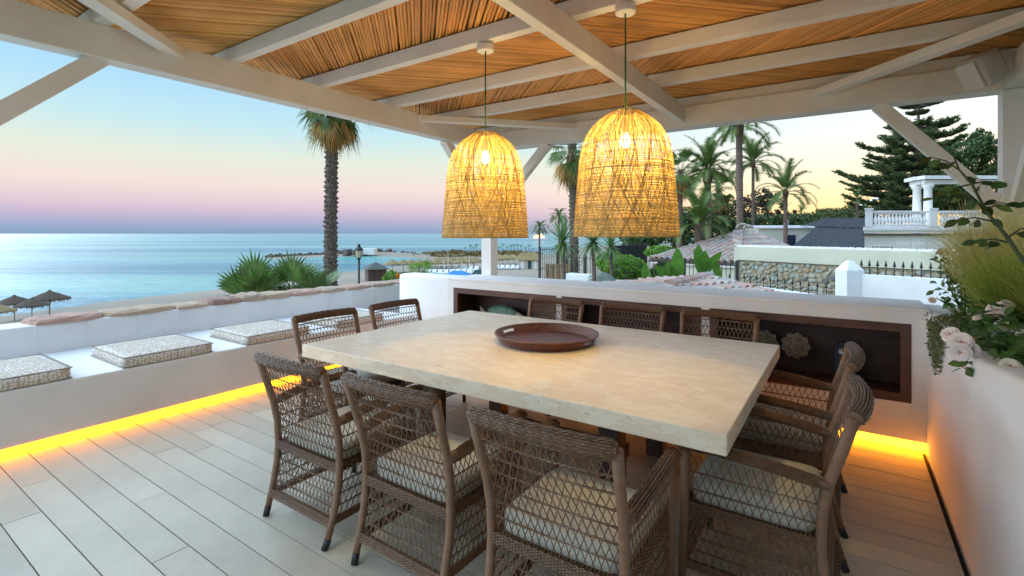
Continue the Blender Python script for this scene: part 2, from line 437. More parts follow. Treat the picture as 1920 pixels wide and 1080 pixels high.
# sea parapet, with narrow raised plaster ribs and coping stones
par = thing('parapet_wall', 'low white parapet behind the bench topped with rough terracotta stones', 'wall', (-6.05, 2.4, 0))
mb = MB(); mb.box(-6.3, -5.95, -1.3, 5.75, -3.2, .735)
child_world(mb.build('wall', M_plaster, bevel=.02), par)
for y in (.86, 1.253, 1.625, 2.03, 2.42, 2.80, 3.16, 3.52, 3.86, 4.26, 4.66, 5.05):
    mb = MB(); mb.box(-5.952, -5.944, y - .008, y + .008, .50, .728)
    child_world(mb.build('plaster_rib', M_plaster), par)
def rough_slab(sx, sy, sz, seed, jit=.2):
    r = random.Random(seed); n = 16; rings = 4
    prof = [r.uniform(1 - jit, 1) for _ in range(n)]
    V = []
    for q, (sc, zf) in enumerate(((1.0, 0), (1.0, .45), (.93, .80), (.72, .97))):
        for i in range(n):
            a = 2 * math.pi * i / n; cx, sy_ = math.cos(a), math.sin(a); m = (abs(cx) ** 5 + abs(sy_) ** 5) ** -.2
            rr = m * prof[i] * sc * r.uniform(.955, 1.0)
            V.append((cx * rr * sx / 2, sy_ * rr * sy / 2, sz * (zf + (r.uniform(-.14, .14) if q else 0))))
    V.append((0, 0, sz * r.uniform(.85, 1.1)))
    fs = [(q * n + i, q * n + (i + 1) % n, (q + 1) * n + (i + 1) % n, (q + 1) * n + i) for q in range(rings - 1) for i in range(n)]
    fs += [((rings - 1) * n + i, (rings - 1) * n + (i + 1) % n, rings * n) for i in range(n)]
    return V, fs
M_cop = [mat('coping_pink', (.52, .32, .25), (.44, .28, .21), 6, .9, 1, 22), mat('coping_ochre', (.52, .38, .25), (.42, .30, .20), 6, .9, 1, 22),
         mat('coping_brown', (.40, .25, .19), (.27, .17, .13), 9, .9, 1, 30), mat('coping_tan', (.48, .36, .26), (.38, .29, .21), 6, .9, 1, 22)]
y = 1.24
seq = [(.52, 0, .085), (.62, 1, .075), (.34, 1, .06), (.36, 2, .095), (.30, 3, .12), (.36, 1, .10), (.42, 0, .085), (.40, 3, .08), (.46, 0, .075), (.5, 3, .08), (.44, 0, .075), (.5, 3, .08)]
for i, (ln, mi, hh) in enumerate(seq):
    V, fs = rough_slab(.40, ln * 1.14, hh * .68, 40 + i, .10)
    mb = MB(); mb.add(V, fs)
    o = mb.build('coping_stone', M_cop[mi]); o.location = (-6.12, y + ln / 2, .731); o.rotation_euler = (0, 0, rnd.uniform(-.04, .04))
    child_world(o, par); y += ln
for i in range(26):
    yy = rnd.uniform(.4, 3.1); s = rnd.uniform(.012, .035)
    V, fs = rough_slab(s * 1.6, s * 1.3, s, 300 + i); mb = MB(); mb.add(V, fs)
    if i < 14:
        o = mb.build('loose_pebble', M_cop[rnd.choice([2, 3])]); o.location = (-6.0 - rnd.uniform(0, .12), yy if yy < 1.2 else yy, .732 if yy < 1.2 else .80)
        if yy < 1.2: child_world(o, par)
        else: bpy.data.objects.remove(o)

# raised end wall between bench and cabinet
rw = MB()
rw.box(-5.06, -3.99, 4.72, 5.02, -.3, 1.005)
tag(rw.build('end_wall', M_plaster, bevel=.045, smooth=True), 'short raised white wall with rounded top between the bench and the niche cabinet', 'wall')

# niche cabinet wall
cab = thing('niche_cabinet', 'long white masonry cabinet with three dark wood lined niches behind the table', 'cabinet', (-1.76, 4.75, 0))
mb = MB()
XL, XR, YF, YB, ZT = -3.97, .474, 4.5, 5.0, 1.0
openings = [(-3.885, -2.49), (-2.425, -1.045), (-.975, .39)]
z0, z1 = .34, .905
mb.box(XL, XR + .0, YF, YB, z1, ZT)              # top
mb.box(XL, XR, YF, YB, .075, z0)                  # base
mb.box(XL, openings[0][0], YF, YB, z0, z1)
mb.box(openings[0][1], openings[1][0], YF, YB, z0, z1)
mb.box(openings[1][1], openings[2][0], YF, YB, z0, z1)
mb.box(openings[2][1], XR, YF, YB, z0, z1)
mb.box(XL, XR, YB - .05, YB, z0, z1)
child_world(mb.build('masonry', M_plaster), cab)
mb = MB(); mb.box(XL - .02, XR + .02, YF - .006, YB + .06, ZT - .012, ZT + .022); child_world(mb.build('cabinet_top', M_plaster, bevel=.014), cab)
mb = MB(); mb.box(XL, XR, YF + .07, YB, -.25, .0745); child_world(mb.build('toe_recess', M_plaster), cab)
mb = MB(); mb.box(XL + .05, XR - .004, YF + .035, YF + .066, .004, .052); child_world(mb.build('light_strip', mat('led_light_cabinet', (1, .5, .05), emit=(1, .30, .006), estr=12)), cab)
for (a, b) in openings:
    f = MB(); t = .062
    yf = YF - .004
    f.box(a + .001, b - .001, yf, yf + .03, z1 - t, z1 - .001); f.box(a + .001, b - .001, yf, yf + .03, z0 + .001, z0 + t)
    f.box(a + .001, a + t, yf, yf + .03, z0 + t, z1 - t); f.box(b - t, b - .001, yf, yf + .03, z0 + t, z1 - t)
    child_world(f.build('niche_frame', M_frame), cab)
    g = MB()
    g.box(a + .002, b - .002, YB - .10, YB - .052, z0 + .002, z1 - .002)
    g.box(a + .002, b - .002, yf + .031, YB - .101, z1 - .02, z1 - .002); g.box(a + .002, b - .002, yf + .031, YB - .101, z0 + .002, z0 + .04)
    g.box(a + .002, a + .03, yf + .031, YB - .101, z0 + .041, z1 - .021); g.box(b - .03, b - .002, yf + .031, YB - .101, z0 + .041, z1 - .021)
    child_world(g.build('niche_lining', M_darkwood), cab)

# planter on the right
pl = thing('planter_wall', 'waist high white planter wall full of roses and grass on the right', 'planter', (1.0, 3, 0))
def planter_top(y): return 1.0 + max(0, 2.9 - y) * .11
mb = MB()
ys = [5.0, 4.5, 4.0, 3.6, 3.2, 2.9, 2.6, 2.2, 1.8, 1.2, .5, -.5, -1.3]
def ring(y):
    t = planter_top(y) + rnd.uniform(-.003, .003)
    return [(.476, y, -.25), (.474, y, .5), (.476, y, t - .02), (.486, y, t - .004), (.51, y, t), (.60, y, t), (.628, y, t - .01), (.64, y, t - .03), (.64, y, .6)]
V = []; n = 9
for y in ys: V += ring(y)
fs = [(i * n + j, i * n + j + 1, (i + 1) * n + j + 1, (i + 1) * n + j) for i in range(len(ys) - 1) for j in range(n - 1)]
mb.add(V, fs)
o = child_world(mb.build('inner_wall', M_plaster, smooth=True), pl)
mb = MB(); mb.box(1.7, 1.85, -1.3, 5.2, -.3, .98); mb.box(.64, 1.7, 5.05, 5.2, -.3, .98)
child_world(mb.build('outer_wall', M_plaster, bevel=.02), pl)
mb = MB(); mb.box(.62, 1.72, -1.3, 5.06, -.25, .93); child_world(mb.build('soil', M_soil), pl)

# unseen house wall behind camera and planter, added to keep daylight off the right
hs = MB(); hs.box(-1.2, 6.0, -2.2, -1.45, -.3, 3.4); hs.box(2.1, 2.5, -1.45, 3.2, -.3, 3.4)
tag(hs.build('house', M_plaster), 'unseen white house wall behind the camera and right of the planter, added to block daylight', 'house')

# ================================================================== PERGOLA
per = thing('pergola', 'white timber pergola with reed ceiling over the dining table', 'pergola', (-1.4, 2.5, 0))
def pbeam(name, x0, x1, y0, y1, z0, z1, bev=.006):
    mb = MB(); mb.box(x0, x1, y0, y1, z0, z1)
    return child_world(mb.build(name, M_beam, bevel=bev), per)
ZB, ZBT = 2.61, 2.812
pbeam('beam', -3.85, -3.71, -.3, 5.5, ZB, ZBT)                 # sea side
pbeam('beam', -3.708, 1.7, 5.02, 5.22, ZB + .001, ZBT + .001)  # back
pbeam('beam', -1.39, -1.32, .0, 5.018, 2.655, ZBT - .001)      # middle
pbeam('beam', .97, 1.11, -.3, 5.018, ZB, ZBT)                  # right
pbeam('beam', -3.708, .968, -.12, .0, ZB, ZBT)                 # house side
for y0, y1 in ((.22, .30), (1.04, 1.12), (1.835, 1.905), (2.57, 2.645), (3.40, 3.48), (4.17, 4.25), (5.06, 5.14), (-.5, -.42)):
    pbeam('rafter', -4.2, 1.7, y0, y1, 2.813, 2.912, .005)
pbeam('post', -3.865, -3.715, 5.02, 5.17, 1.0, ZB - .001)
pbeam('post', .957, 1.107, 5.02, 5.17, .9, ZB - .001)
pbeam('post', -3.865, -3.715, -.17, -.02, .0, ZB - .001)
def strut(name, a, b, wx, wy, up=(0, 0, 1)):
    mb = MB(); mb.bar(a, b, wx, wy, up)
    return child_world(mb.build(name, M_beam, bevel=.005), per)
strut('knee_brace', (.22, 5.10, 2.62), (.98, 5.10, 1.72), .09, .10)
strut('knee_brace', (-2.93, 5.10, 2.62), (-3.75, 5.10, 1.78), .09, .10)
strut('knee_brace', (-3.785, 4.23, 2.62), (-3.785, 5.06, 1.80), .09, .10)
strut('knee_brace', (-3.785, 1.09, 2.62), (-3.785, -.04, 1.52), .09, .10)
strut('knee_brace', (1.04, 4.16, 2.62), (1.04, 5.06, 1.72), .09, .10)
strut('corner_brace', (-3.74, 3.75, 2.765), (-2.55, 5.05, 2.765), .095, .062)
strut('corner_brace', (-3.74, 1.50, 2.765), (-2.40, -.05, 2.765), .095, .062)
strut('corner_brace', (-.22, 5.05, 2.765), (1.0, 3.75, 2.765), .095, .062)

# reed ceiling: chevrons, direction flips at every rafter
bays = [(.26, 1.08), (1.08, 1.87), (1.87, 2.607), (2.607, 3.44), (3.44, 4.21), (4.21, 5.10), (5.10, 5.62), (-.46, .26)]
dirs = [-1, 1, -1, 1, -1, 1, -1, 1]   # +1: runs along (+1,+1), -1: along (-1,+1)
def reed_mb(mb, a, b, r, seed):
    rr = random.Random(seed)
    a, b = Vector(a), Vector(b); n = 7
    pts = []; rad = []
    for i in range(n):
        t = i / (n - 1)
        pts.append(a.lerp(b, t) + Vector((rr.uniform(-1, 1), rr.uniform(-1, 1), rr.uniform(-1, 1))) * .0018)
        rad.append(r * (1.10 if i in (2, 4) else .97) * rr.uniform(.95, 1.03))
    mb.tube(pts, rad, 6, cap=False)
reeds = []
for (y0, y1), dr in zip(bays, dirs):
    ln = (y1 - y0)
    x = -4.25 - (ln if dr > 0 else 0)
    while x < 1.75 + (0 if dr > 0 else ln):
        r = rnd.uniform(.0095, .0125)
        clipx = -4.3
        a = (x, y0 - .005, 2.929 + rnd.uniform(-.002, .008)); b = (x + dr * ln + rnd.uniform(-.01, .01), y1 + .005, 2.929 + rnd.uniform(-.002, .008))
        lo_, hi_ = (a, b) if dr > 0 else (b, a)
        if hi_[0] > clipx + .1:
            if lo_[0] < clipx:
                t_ = (clipx - lo_[0]) / (hi_[0] - lo_[0]); cut = tuple(lo_[q] + (hi_[q] - lo_[q]) * t_ for q in range(3))
                if dr > 0: a = cut
                else: b = cut
            reeds.append((a, b, r))
        x += r * 2 * 1.414 * rnd.uniform(1.0, 1.07)
def reed_size(q):
    m = (Vector(q[0]) + Vector(q[1])) / 2
    d = -S_ * m.x + C_ * m.y
    if d < .5: return 0
    px = CX + F * (C_ * m.x + S_ * m.y) / d; py = HY - F * (m.z - HC) / d
    if px < -80 or px > 2000 or py < -150: return 0
    return 1 / d
order = sorted(range(len(reeds)), key=lambda i: -reed_size(reeds[i]))
near = set(order[:300])
rest = MB()
variants = {}
for i, (a, b, r) in enumerate(reeds):
    if i in near:
        bay_len = round(b[1] - a[1], 2); key = (bay_len, b[0] > a[0], i % 5)
        if key not in variants:
            m_ = MB(); reed_mb(m_, (0, 0, 0), (b[0] - a[0], b[1] - a[1], 0), .0112, i)
            variants[key] = m_.mesh('reed', M_reed, smooth=True)
        o = inst('reed', variants[key], None, (a[0], a[1], a[2]), (0, 0, rnd.uniform(-.006, .006)))
        child_world(o, per)
    else:
        reed_mb(rest, a, b, r, i)
o = child_world(rest.build('reed_matting', M_reed, smooth=True), per); o['kind'] = 'stuff'
mb = MB(); mb.box(-4.3, 1.85, -.55, 5.66, 2.955, 2.99); child_world(mb.build('roof_backing', M_reedback), per)

# wall speaker under the ceiling
sp = thing('wall_speaker', 'white wall speaker on a bracket in the upper right corner under the ceiling', 'speaker', (.80, 4.72, 2.70))
mb = MB(); mb.box(-.105, .085, -.09, .08, -.115, .115)
o = mb.build('speaker_body', M_plastic, sp, bevel=.035, smooth=True)
mb = MB(); mb.box(-.125, -.108, -.072, .062, -.098, .098); mb.build('front_grille', M_plastic, sp, bevel=.008)
mb = MB(); mb.bar((.05, .05, 0), (.16, .27, 0), .03, .05); mb.box(.13, .17, .2, .296, -.04, .04); mb.build('bracket', M_plastic, sp)
sp.rotation_euler = (R(0), R(-28), R(38))
sp.rotation_mode = 'XYZ'

# ================================================================== TABLE
tb = thing('dining_table', 'large square edged travertine dining table with dark wood legs', 'table', (-1.797, 3.02, 0))
mb = MB(); mb.box(-3.21, -.385, 2.075, 3.965, .673, .76)
child_world(mb.build('table_top', M_trav, bevel=.006), tb)
for x in (-2.47, -1.10):
    for y in (2.65, 3.45):
        mb = MB(); mb.box(x - .06, x + .06, y - .06, y + .06, 0, .60); child_world(mb.build('leg', M_darkwood, bevel=.004), tb)
mb = MB()
mb.box(-3.0, -.6, 2.62, 2.70, .601, .672); mb.box(-3.0, -.6, 3.41, 3.49, .601, .672)
child_world(mb.build('apron', M_darkwood), tb)
for x in (-2.47, -1.10):
    mb = MB(); mb.box(x - .04, x + .04, 2.3, 3.8, .603, .671); child_world(mb.build('bearer', M_darkwood), tb)
mb = MB(); mb.box(-2.40, -1.17, 3.02, 3.10, .10, .18); child_world(mb.build('stretcher', M_darkwood), tb)

# tray: shallow round basket with a slot handle on each side
def make_tray():
    t = thing('round_tray', 'round reddish brown woven tray with slot handles on the table', 'tray', (-1.815, 3.135, .7605))
    R0, R1, H, n = .335, .375, .062, 96
    mb = MB()
    def wall(r_off):
        rows = []
        for (f) in (0, .34, .74, 1):
            r = R0 + (R1 - R0) * f + r_off
            rows.append([(r * math.cos(2 * math.pi * i / n), r * math.sin(2 * math.pi * i / n), H * f + .002) for i in range(n)])
        return rows
    A = wall(0); B = wall(-.010)
    V = [p for r in A for p in r] + [p for r in B for p in r]
    idx = lambda s, r, i: s * 4 * n + r * n + (i % n)
    hole = lambda i: (i % 48) in range(33, 39)
    fs = []
    for r in range(3):
        for i in range(n):
            if r == 1 and hole(i):
                fs.append((idx(0, 1, i), idx(0, 1, i + 1), idx(1, 1, i + 1), idx(1, 1, i)))
                fs.append((idx(0, 2, i), idx(1, 2, i), idx(1, 2, i + 1), idx(0, 2, i + 1)))
                continue
            fs.append((idx(0, r, i), idx(0, r, i + 1), idx(0, r + 1, i + 1), idx(0, r + 1, i)))
            fs.append((idx(1, r, i), idx(1, r + 1, i), idx(1, r + 1, i + 1), idx(1, r, i + 1)))
    fs += [(idx(0, 3, i), idx(0, 3, i + 1), idx(1, 3, i + 1), idx(1, 3, i)) for i in range(n)]
    mb.add(V, fs); mb.build('tray_wall', M_tray, t, smooth=False)
    mb = MB(); mb.lathe([(.001, 0), (R0, 0), (R0 + .001, .010), (R0 - .004, .013), (.001, .013)], 64, cap=False); mb.build('tray_base', M_tray, t)
    mb = MB()
    mb.tube([(R1 * math.cos(a), R1 * math.sin(a), H + .002) for a in [2 * math.pi * i / 64 for i in range(65)]], .0065, 6, cap=False)
    mb.build('rim', M_tray, t, smooth=True)
    mb = MB()
    for q in range(7):
        rr = R0 + .0015 + (R1 - R0) * (q + .5) / 7
        if q in (3, 4): continue
        mb.tube([((rr + .001 * math.sin(i * 1.9)) * math.cos(2 * math.pi * i / 120), (rr + .001 * math.sin(i * 1.9)) * math.sin(2 * math.pi * i / 120), .002 + H * (q + .5) / 7) for i in range(121)], .0036, 5, cap=False)
    mb.build('weave', M_tray, t, smooth=True)
    t.rotation_euler = (0, 0, R(42))
    return t
make_tray()

# ================================================================== CHAIRS
def lerp_prof(z, prof):
    for (a, ya), (b, yb) in zip(prof[:-1], prof[1:]):
        if a <= z <= b: return ya + (yb - ya) * (z - a) / (b - a)
    return prof[-1][1] if z > prof[-1][0] else prof[0][1]
BACK = [(0, .035), (.10, .065), (.2, .092), (.3, .108), (.42, .115), (.52, .105), (.62, .085), (.75, .043), (.9, .0)]
def backy(z): return lerp_prof(z, BACK)
def hw(z): return .272 + (.016 * max(0, (z - .45)) / .45) - .008 * max(0, .2 - z) / .2
def bow(x, z):
    k_ = max(0, (z - .35)) / .55
    return -.034 * k_ * (1 - (x / .29) ** 2)
FY = .615    # front legs
def bp(x, z): return Vector((x, backy(z) + bow(x, z), z))
def strands(mb, pt, u0, u1, z0, z1, pitch=.031, slope=.42, r=.0021, seg=5):
    """criss-cross cords on the surface pt(u, z)"""
    H = z1 - z0; W = u1 - u0; dxx = H * slope
    for sgn in (1, -1):
        u = u0 - dxx if sgn > 0 else u0
        while u < (u1 if sgn > 0 else u1 + dxx):
            pts = []
            for i in range(seg + 1):
                t = i / seg; uu = u + sgn * dxx * t
                pts.append((uu, z0 + H * t))
            # clip
            a, b = 0.0, 1.0
            ua, ub = pts[0][0], pts[-1][0]
            if ub != ua:
                t0 = (u0 - ua) / (ub - ua); t1 = (u1 - ua) / (ub - ua)
                lo, hi = min(t0, t1), max(t0, t1); a, b = max(a, lo), min(b, hi)
            if b - a > .02:
                k_ = max(1, round(seg * (b - a)))
                q = []
                for i in range(k_ + 1):
                    t = a + (b - a) * i / k_
                    p = pt(ua + (ub - ua) * t, z0 + H * t)
                    q.append(p + Vector((0, 0, 0)))
                mb.tube(q, r, 4, cap=False, phase=.4)
            u += pitch
def row_twist(mb, pt, u0, u1, z, r=.0024, n=22, amp=.0032):
    for ph in (0, math.pi):
        q = []
        for i in range(n * 2 + 1):
            u = u0 + (u1 - u0) * i / (n * 2); a = i * 1.25 + ph
            p = pt(u, z + amp * math.sin(a)); 
            p = p + NRM(pt, u, z) * amp * math.cos(a)
            q.append(p)
        mb.tube(q, r, 4, cap=False)
def NRM(pt, u, z):
    a = pt(u + .004, z) - pt(u - .004, z); b = pt(u, z + .004) - pt(u, z - .004)
    n_ = a.cross(b); return n_.normalized()
def band(mb, pt, u0, u1, z, h, k=6, n=16):
    for j in range(k):
        q = []
        for i in range(n * 2 + 1):
            u = u0 + (u1 - u0) * i / (n * 2)
            off = .0034 * (1 if (i + j) % 2 else -1)
            q.append(pt(u, z - h / 2 + h * (j + .5) / k) + NRM(pt, u, z) * off)
        mb.tube(q, .0032, 4, cap=False)
def woven_roll(mb, path, ra, rb_, strands_n=18, amp=.003, step=2, r=.0032, up=Vector((0, 0, 1))):
    n = len(path)
    for s in range(strands_n):
        a = 2 * math.pi * s / strands_n; q = []
        for i in range(n):
            p = path[i]; t = (path[min(i + 1, n - 1)] - path[max(i - 1, 0)]).normalized()
            x = t.cross(up).normalized(); y = x.cross(t)
            endt = min(1, min(i, n - 1 - i) / 3 + .72)
            k_ = (1 + (amp / ra) * (1 if (i + s) % 2 else -1)) * endt * (1 + .05 * math.cos(i * math.pi / 2))
            q.append(p + x * math.cos(a) * ra * k_ + y * math.sin(a) * rb_ * k_)
        mb.tube(q, r, 4, cap=False)
    mb.tube(path, [ra * .86] * n, 10, cap=True, sq=rb_ / ra)

def make_chair():
    root = thing('wicker_armchair', 'x', 'armchair')
    for s in (-1, 1):
        zs = [.042, .15, .27, .37, .5, .62, .75, .875]
        mb = MB(); mb.tube([(s * hw(z), backy(z), z) for z in zs], [.0165, .018, .019, .019, .0195, .0195, .0195, .021], 10)
        p = mb.build('back_post', M_wrap, root, smooth=True)
        mb = MB(); mb.tube([(s * hw(0) * .985, backy(0) - .004, 0), (s * hw(.03), backy(.03), .03), (s * hw(.045), backy(.045), .048)], [.0165, .0178, .018], 10)
        mb.build('rubber_foot', M_rub, p, smooth=True)
        mb = MB(); mb.tube([(s * .272, FY + .012, .055), (s * .272, FY, .35), (s * .272, FY - .004, .625)], [.016, .0185, .019], 10)
        p = mb.build('front_leg', M_wrap, root, smooth=True)
        mb = MB(); mb.tube([(s * .272, FY + .014, 0), (s * .272, FY + .012, .058)], [.016, .0175], 10); mb.build('rubber_foot', M_rub, p, smooth=True)
        # armrest: woven flattened roll from back post to front leg
        path = []
        for i in range(27):
            t = i / 26
            path.append(Vector((s * (.283 + .012 * math.sin(math.pi * t)), .112 + t * (FY + .03 - .112), .612 + .022 * math.sin(math.pi * t * .9) + .02 * t)))
        mb = MB(); woven_roll(mb, path, .029, .019, 15, .0014, r=.0034)
        mb.tube([(s * .281, .085, .612), (s * .284, .135, .615)], [.026, .026], 10, sq=.85)
        mb.build('armrest', M_wick, root)
        # side lattice
        def sp_(u, z, s=s): 
            ya = backy(z)
            return Vector((s * (hw(z) * (1 - u) + .272 * u), ya + (FY - ya) * u, z))
        L_ = .5
        def spu(u, z): return sp_(u / L_, z)
        mb = MB()
        strands(mb, spu, .02, L_ - .02, .39, .60, pitch=.032)
        strands(mb, spu, .02, L_ - .02, .135, .35, pitch=.032)
        for z in (.45, .525): row_twist(mb, spu, .012, L_ - .012, z)
        for z in (.19, .245, .30): row_twist(mb, spu, .012, L_ - .012, z)
        band(mb, spu, 0, L_, .37, .042, 7); band(mb, spu, 0, L_, .118, .036, 6)
        o = mb.build('side_lattice', M_wick, root); o['kind'] = 'stuff'
    # back lattice
    mb = MB()
    pt = lambda u, z: bp(u * hw(z) / .28, z)
    strands(mb, pt, -.265, .265, .39, .845, pitch=.0315, slope=.40, seg=8)
    for z in (.455, .52, .585, .65, .715, .78, .835): row_twist(mb, pt, -.275, .275, z, n=26)
    o = mb.build('back_lattice', M_wick, root); o['kind'] = 'stuff'
    mb = MB()
    strands(mb, pt, -.26, .26, .135, .35, pitch=.0315)
    for z in (.18, .235, .29): row_twist(mb, pt, -.27, .27, z, n=26)
    fpt = lambda u, z: Vector((-u, FY, z))
    strands(mb, fpt, -.26, .26, .135, .35, pitch=.0315)
    for z in (.18, .235, .29): row_twist(mb, fpt, -.265, .265, z, n=26)
    o = mb.build('skirt_lattice', M_wick, root); o['kind'] = 'stuff'
    mb = MB()
    band(mb, lambda u, z: pt(u, z) + Vector((0, -.012, 0)), -.285, .285, .372, .046, 8, 20)
    band(mb, lambda u, z: pt(u, z) + Vector((0, -.010, 0)), -.275, .275, .116, .04, 7, 20)
    band(mb, fpt, -.27, .27, .37, .046, 8, 20); band(mb, fpt, -.27, .27, .118, .04, 6, 20)
    mb.box(-.262, .262, .125, .60, .352, .378)
    for z in (.118,):
        mb.bar((-.262, .09, z), (-.262, FY - .01, z), .022, .03); mb.bar((.262, .09, z), (.262, FY - .01, z), .022, .03); mb.bar((-.25, .075, z), (.25, .075, z), .022, .03)
    mb.build('seat_frame', M_wick, root)
    # top rail
    path = []
    for i in range(39):
        u = -.288 + .576 * i / 38
        path.append(bp(u, .875) + Vector((0, 0, .002 + .004 * math.cos(u / .288 * 1.5))))
    mb = MB(); woven_roll(mb, path, .031, .027, 18, .0016, r=.0036)
    mb.build('top_rail', M_wick, root)
    # cushion
    mb = MB(); nx, ny = 15, 15
    V = []
    for lay in (0, 1):
        for j in range(ny):
            for i in range(nx):
                x = -1 + 2 * i / (nx - 1); y_ = -1 + 2 * j / (ny - 1)
                e = max(abs(x), abs(y_)); ed = 1 - max(0, (e - .9) / .1) ** 2 * .5
                cr = .016 * (x * x * y_ * y_) ** 3
                z = (.466 + .012 * (1 - x * x) * (1 - y_ * y_) - (1 - ed) * .02) if lay else (.382 + (1 - ed) * .02)
                V.append((x * (.250 - cr), .365 + y_ * (.236 - cr), z))
    fs = [(j * nx + i, j * nx + i + nx, j * nx + i + nx + 1, j * nx + i + 1) for j in range(ny - 1) for i in range(nx - 1)]
    o2 = nx * ny
    fs += [(o2 + j * nx + i, o2 + j * nx + i + 1, o2 + j * nx + i + nx + 1, o2 + j * nx + i + nx) for j in range(ny - 1) for i in range(nx - 1)]
    per_ = [i for i in range(nx)] + [nx * j + nx - 1 for j in range(1, ny)] + [nx * (ny - 1) + i for i in range(nx - 2, -1, -1)] + [nx * j for j in range(ny - 2, 0, -1)]
    fs += [(per_[i], per_[(i + 1) % len(per_)], o2 + per_[(i + 1) % len(per_)], o2 + per_[i]) for i in range(len(per_))]
    mb.add(V, fs); mb.build('seat_cushion', M_cush, root, smooth=True)
    index(root)
    return root
chair = make_chair()
spots = [
    (-2.375, 1.455, 0, 'brown wicker armchair on the near side of the table, closest to the bench'),
    (-1.645, 1.463, R(-1), 'middle brown wicker armchair on the near side of the table'),
    (-.875, 1.445, 0, 'brown wicker armchair on the near side of the table, below the near right table corner'),
    (-2.37, 4.29, math.pi, 'wicker armchair on the far side, between the table and the niche holding the green fish'),
    (-1.60, 4.31, math.pi, 'middle wicker armchair on the far side of the table, in front of the middle niche'),
    (-.865, 4.32, math.pi, 'wicker armchair on the far side, in front of the woven star ornaments'),
    (-3.55, 2.51, -math.pi / 2, 'dark backed wicker armchair at the bench end of the table, nearer one of the two'),
    (-3.54, 3.25, -math.pi / 2, 'wicker armchair at the bench end of the table, beside the raised end wall'),
    (.035, 2.47, math.pi / 2, 'wicker armchair at the planter end of the table, nearer one with pale seat showing'),
    (.03, 3.30, math.pi / 2, 'wicker armchair at the planter end of the table, closer to the dark lantern'),
]
for i, (x, y, a, lb) in enumerate(spots):
    o = chair if i == 0 else copy_tree(chair)
    o.location = (x, y, 0); o.rotation_euler = (0, 0, a)
    tag(o, lb, 'armchair', 'wicker armchairs round the dining table')

# ================================================================== PENDANT LAMPS
def make_lamp():
    root = thing('pendant_lamp', 'x', 'lamp')          # origin at the foot of the shade
    Hs = .69
    SP = [(0, .286), (.2, .272), (.35, .258), (.42, .252), (.49, .240), (.54, .226), (.58, .203), (.625, .170), (.66, .125), (.69, .076)]
    def rad(z): return lerp_prof(max(0, min(z, .69)), SP)
    rr = random.Random(4)
    mb = MB()
    def ribbon(pts, wd, off=0):
        V = []; n = len(pts)
        for i, p in enumerate(pts):
            t = (pts[min(i + 1, n - 1)] - pts[max(i - 1, 0)]).normalized()
            nr = Vector((p.x, p.y, 0)).normalized()
            b = t.cross(nr).normalized()
            q = p + nr * off
            V += [q - b * wd / 2, q + b * wd / 2]
        mb.add(V, [(2 * i, 2 * i + 1, 2 * i + 3, 2 * i + 2) for i in range(n - 1)])
    z = .004
    while z < .50:
        n = 48; ph = rr.uniform(0, 6); am = rr.uniform(.0005, .003)
        if z < .42 or rr.random() < .6:
            ribbon([Vector(((rad(z)) * math.cos(2 * math.pi * i / n), rad(z) * math.sin(2 * math.pi * i / n), z + am * math.sin(ph + 2 * math.pi * i / n * 3))) for i in range(n + 1)], rr.uniform(.0034, .0056))
        z += rr.uniform(.0056, .0076) if z < .3 else rr.uniform(.0075, .013)
    for k_ in range(300):
        a0 = rr.uniform(0, 2 * math.pi); tw = rr.choice((-1, 1)) * rr.uniform(.3, 1.5)
        pts = []
        for i in range(17):
            t = i / 16; zz = t * Hs
            a = a0 + tw * (1 - t) + (.35 * (1 if tw > 0 else -1) * t * t)
            pts.append(Vector((rad(zz) * math.cos(a), rad(zz) * math.sin(a), zz)))
        ribbon(pts, rr.uniform(.0022, .0045), rr.uniform(-.003, .003))
    mb.build('shade', M_shade, root)
    for zz, r_ in ((.003, .0035), (Hs, .003), (.36, .002)):
        mb = MB(); mb.tube([((rad(zz) + .001) * math.cos(2 * math.pi * i / 48), (rad(zz) + .001) * math.sin(2 * math.pi * i / 48), zz) for i in range(49)], r_, 5, cap=False)
        mb.build('shade_ring', M_shade, root, smooth=True)
    mb = MB(); mb.tube([(0, 0, Hs - .05), (0, 0, 1.24)], .0045, 8); mb.build('cord', M_cord, root, smooth=True)
    mb = MB(); mb.lathe([(.052, 1.232), (.056, 1.237), (.057, 1.27), (.052, 1.274)], 32); mb.build('canopy', M_beam, root, smooth=False)
    mb = MB(); mb.tube([(0, 0, .575), (0, 0, .65)], .02, 12); 
    for a in (0, 2.09, 4.19): mb.tube([(0, 0, .645), (rad(Hs) * math.cos(a), rad(Hs) * math.sin(a), Hs - .002)], .0025, 5)
    mb.build('socket', M_plastic, root)
    mb = MB(); mb.ball((0, 0, .53), .028, 10, 1.35); mb.build('bulb', M_bulb, root, smooth=True)
    index(root)
    return root
lamp = make_lamp()
lamps = [(lamp, (-1.974, 2.607, 1.522), 'woven rattan pendant lamp hanging nearer the sea, the smaller looking of the pair'),
         (copy_tree(lamp), (-1.006, 2.607, 1.532), 'woven rattan pendant lamp hanging nearer the planter, in front of the garden palms')]
for o, loc, lb in lamps:
    o.location = loc; tag(o, lb, 'lamp', 'rattan pendant lamps over the table')
    if loc[0] > -1.5: o.rotation_euler = (0, 0, 2.1)
    ld = bpy.data.lights.new('lamp_light', 'POINT'); ld.energy = 11.5; ld.color = (1, .66, .20); ld.shadow_soft_size = .05
    lo = bpy.data.objects.new('lamp_light', ld); COL.objects.link(lo); lo.parent = o; lo.location = (0, 0, .46)

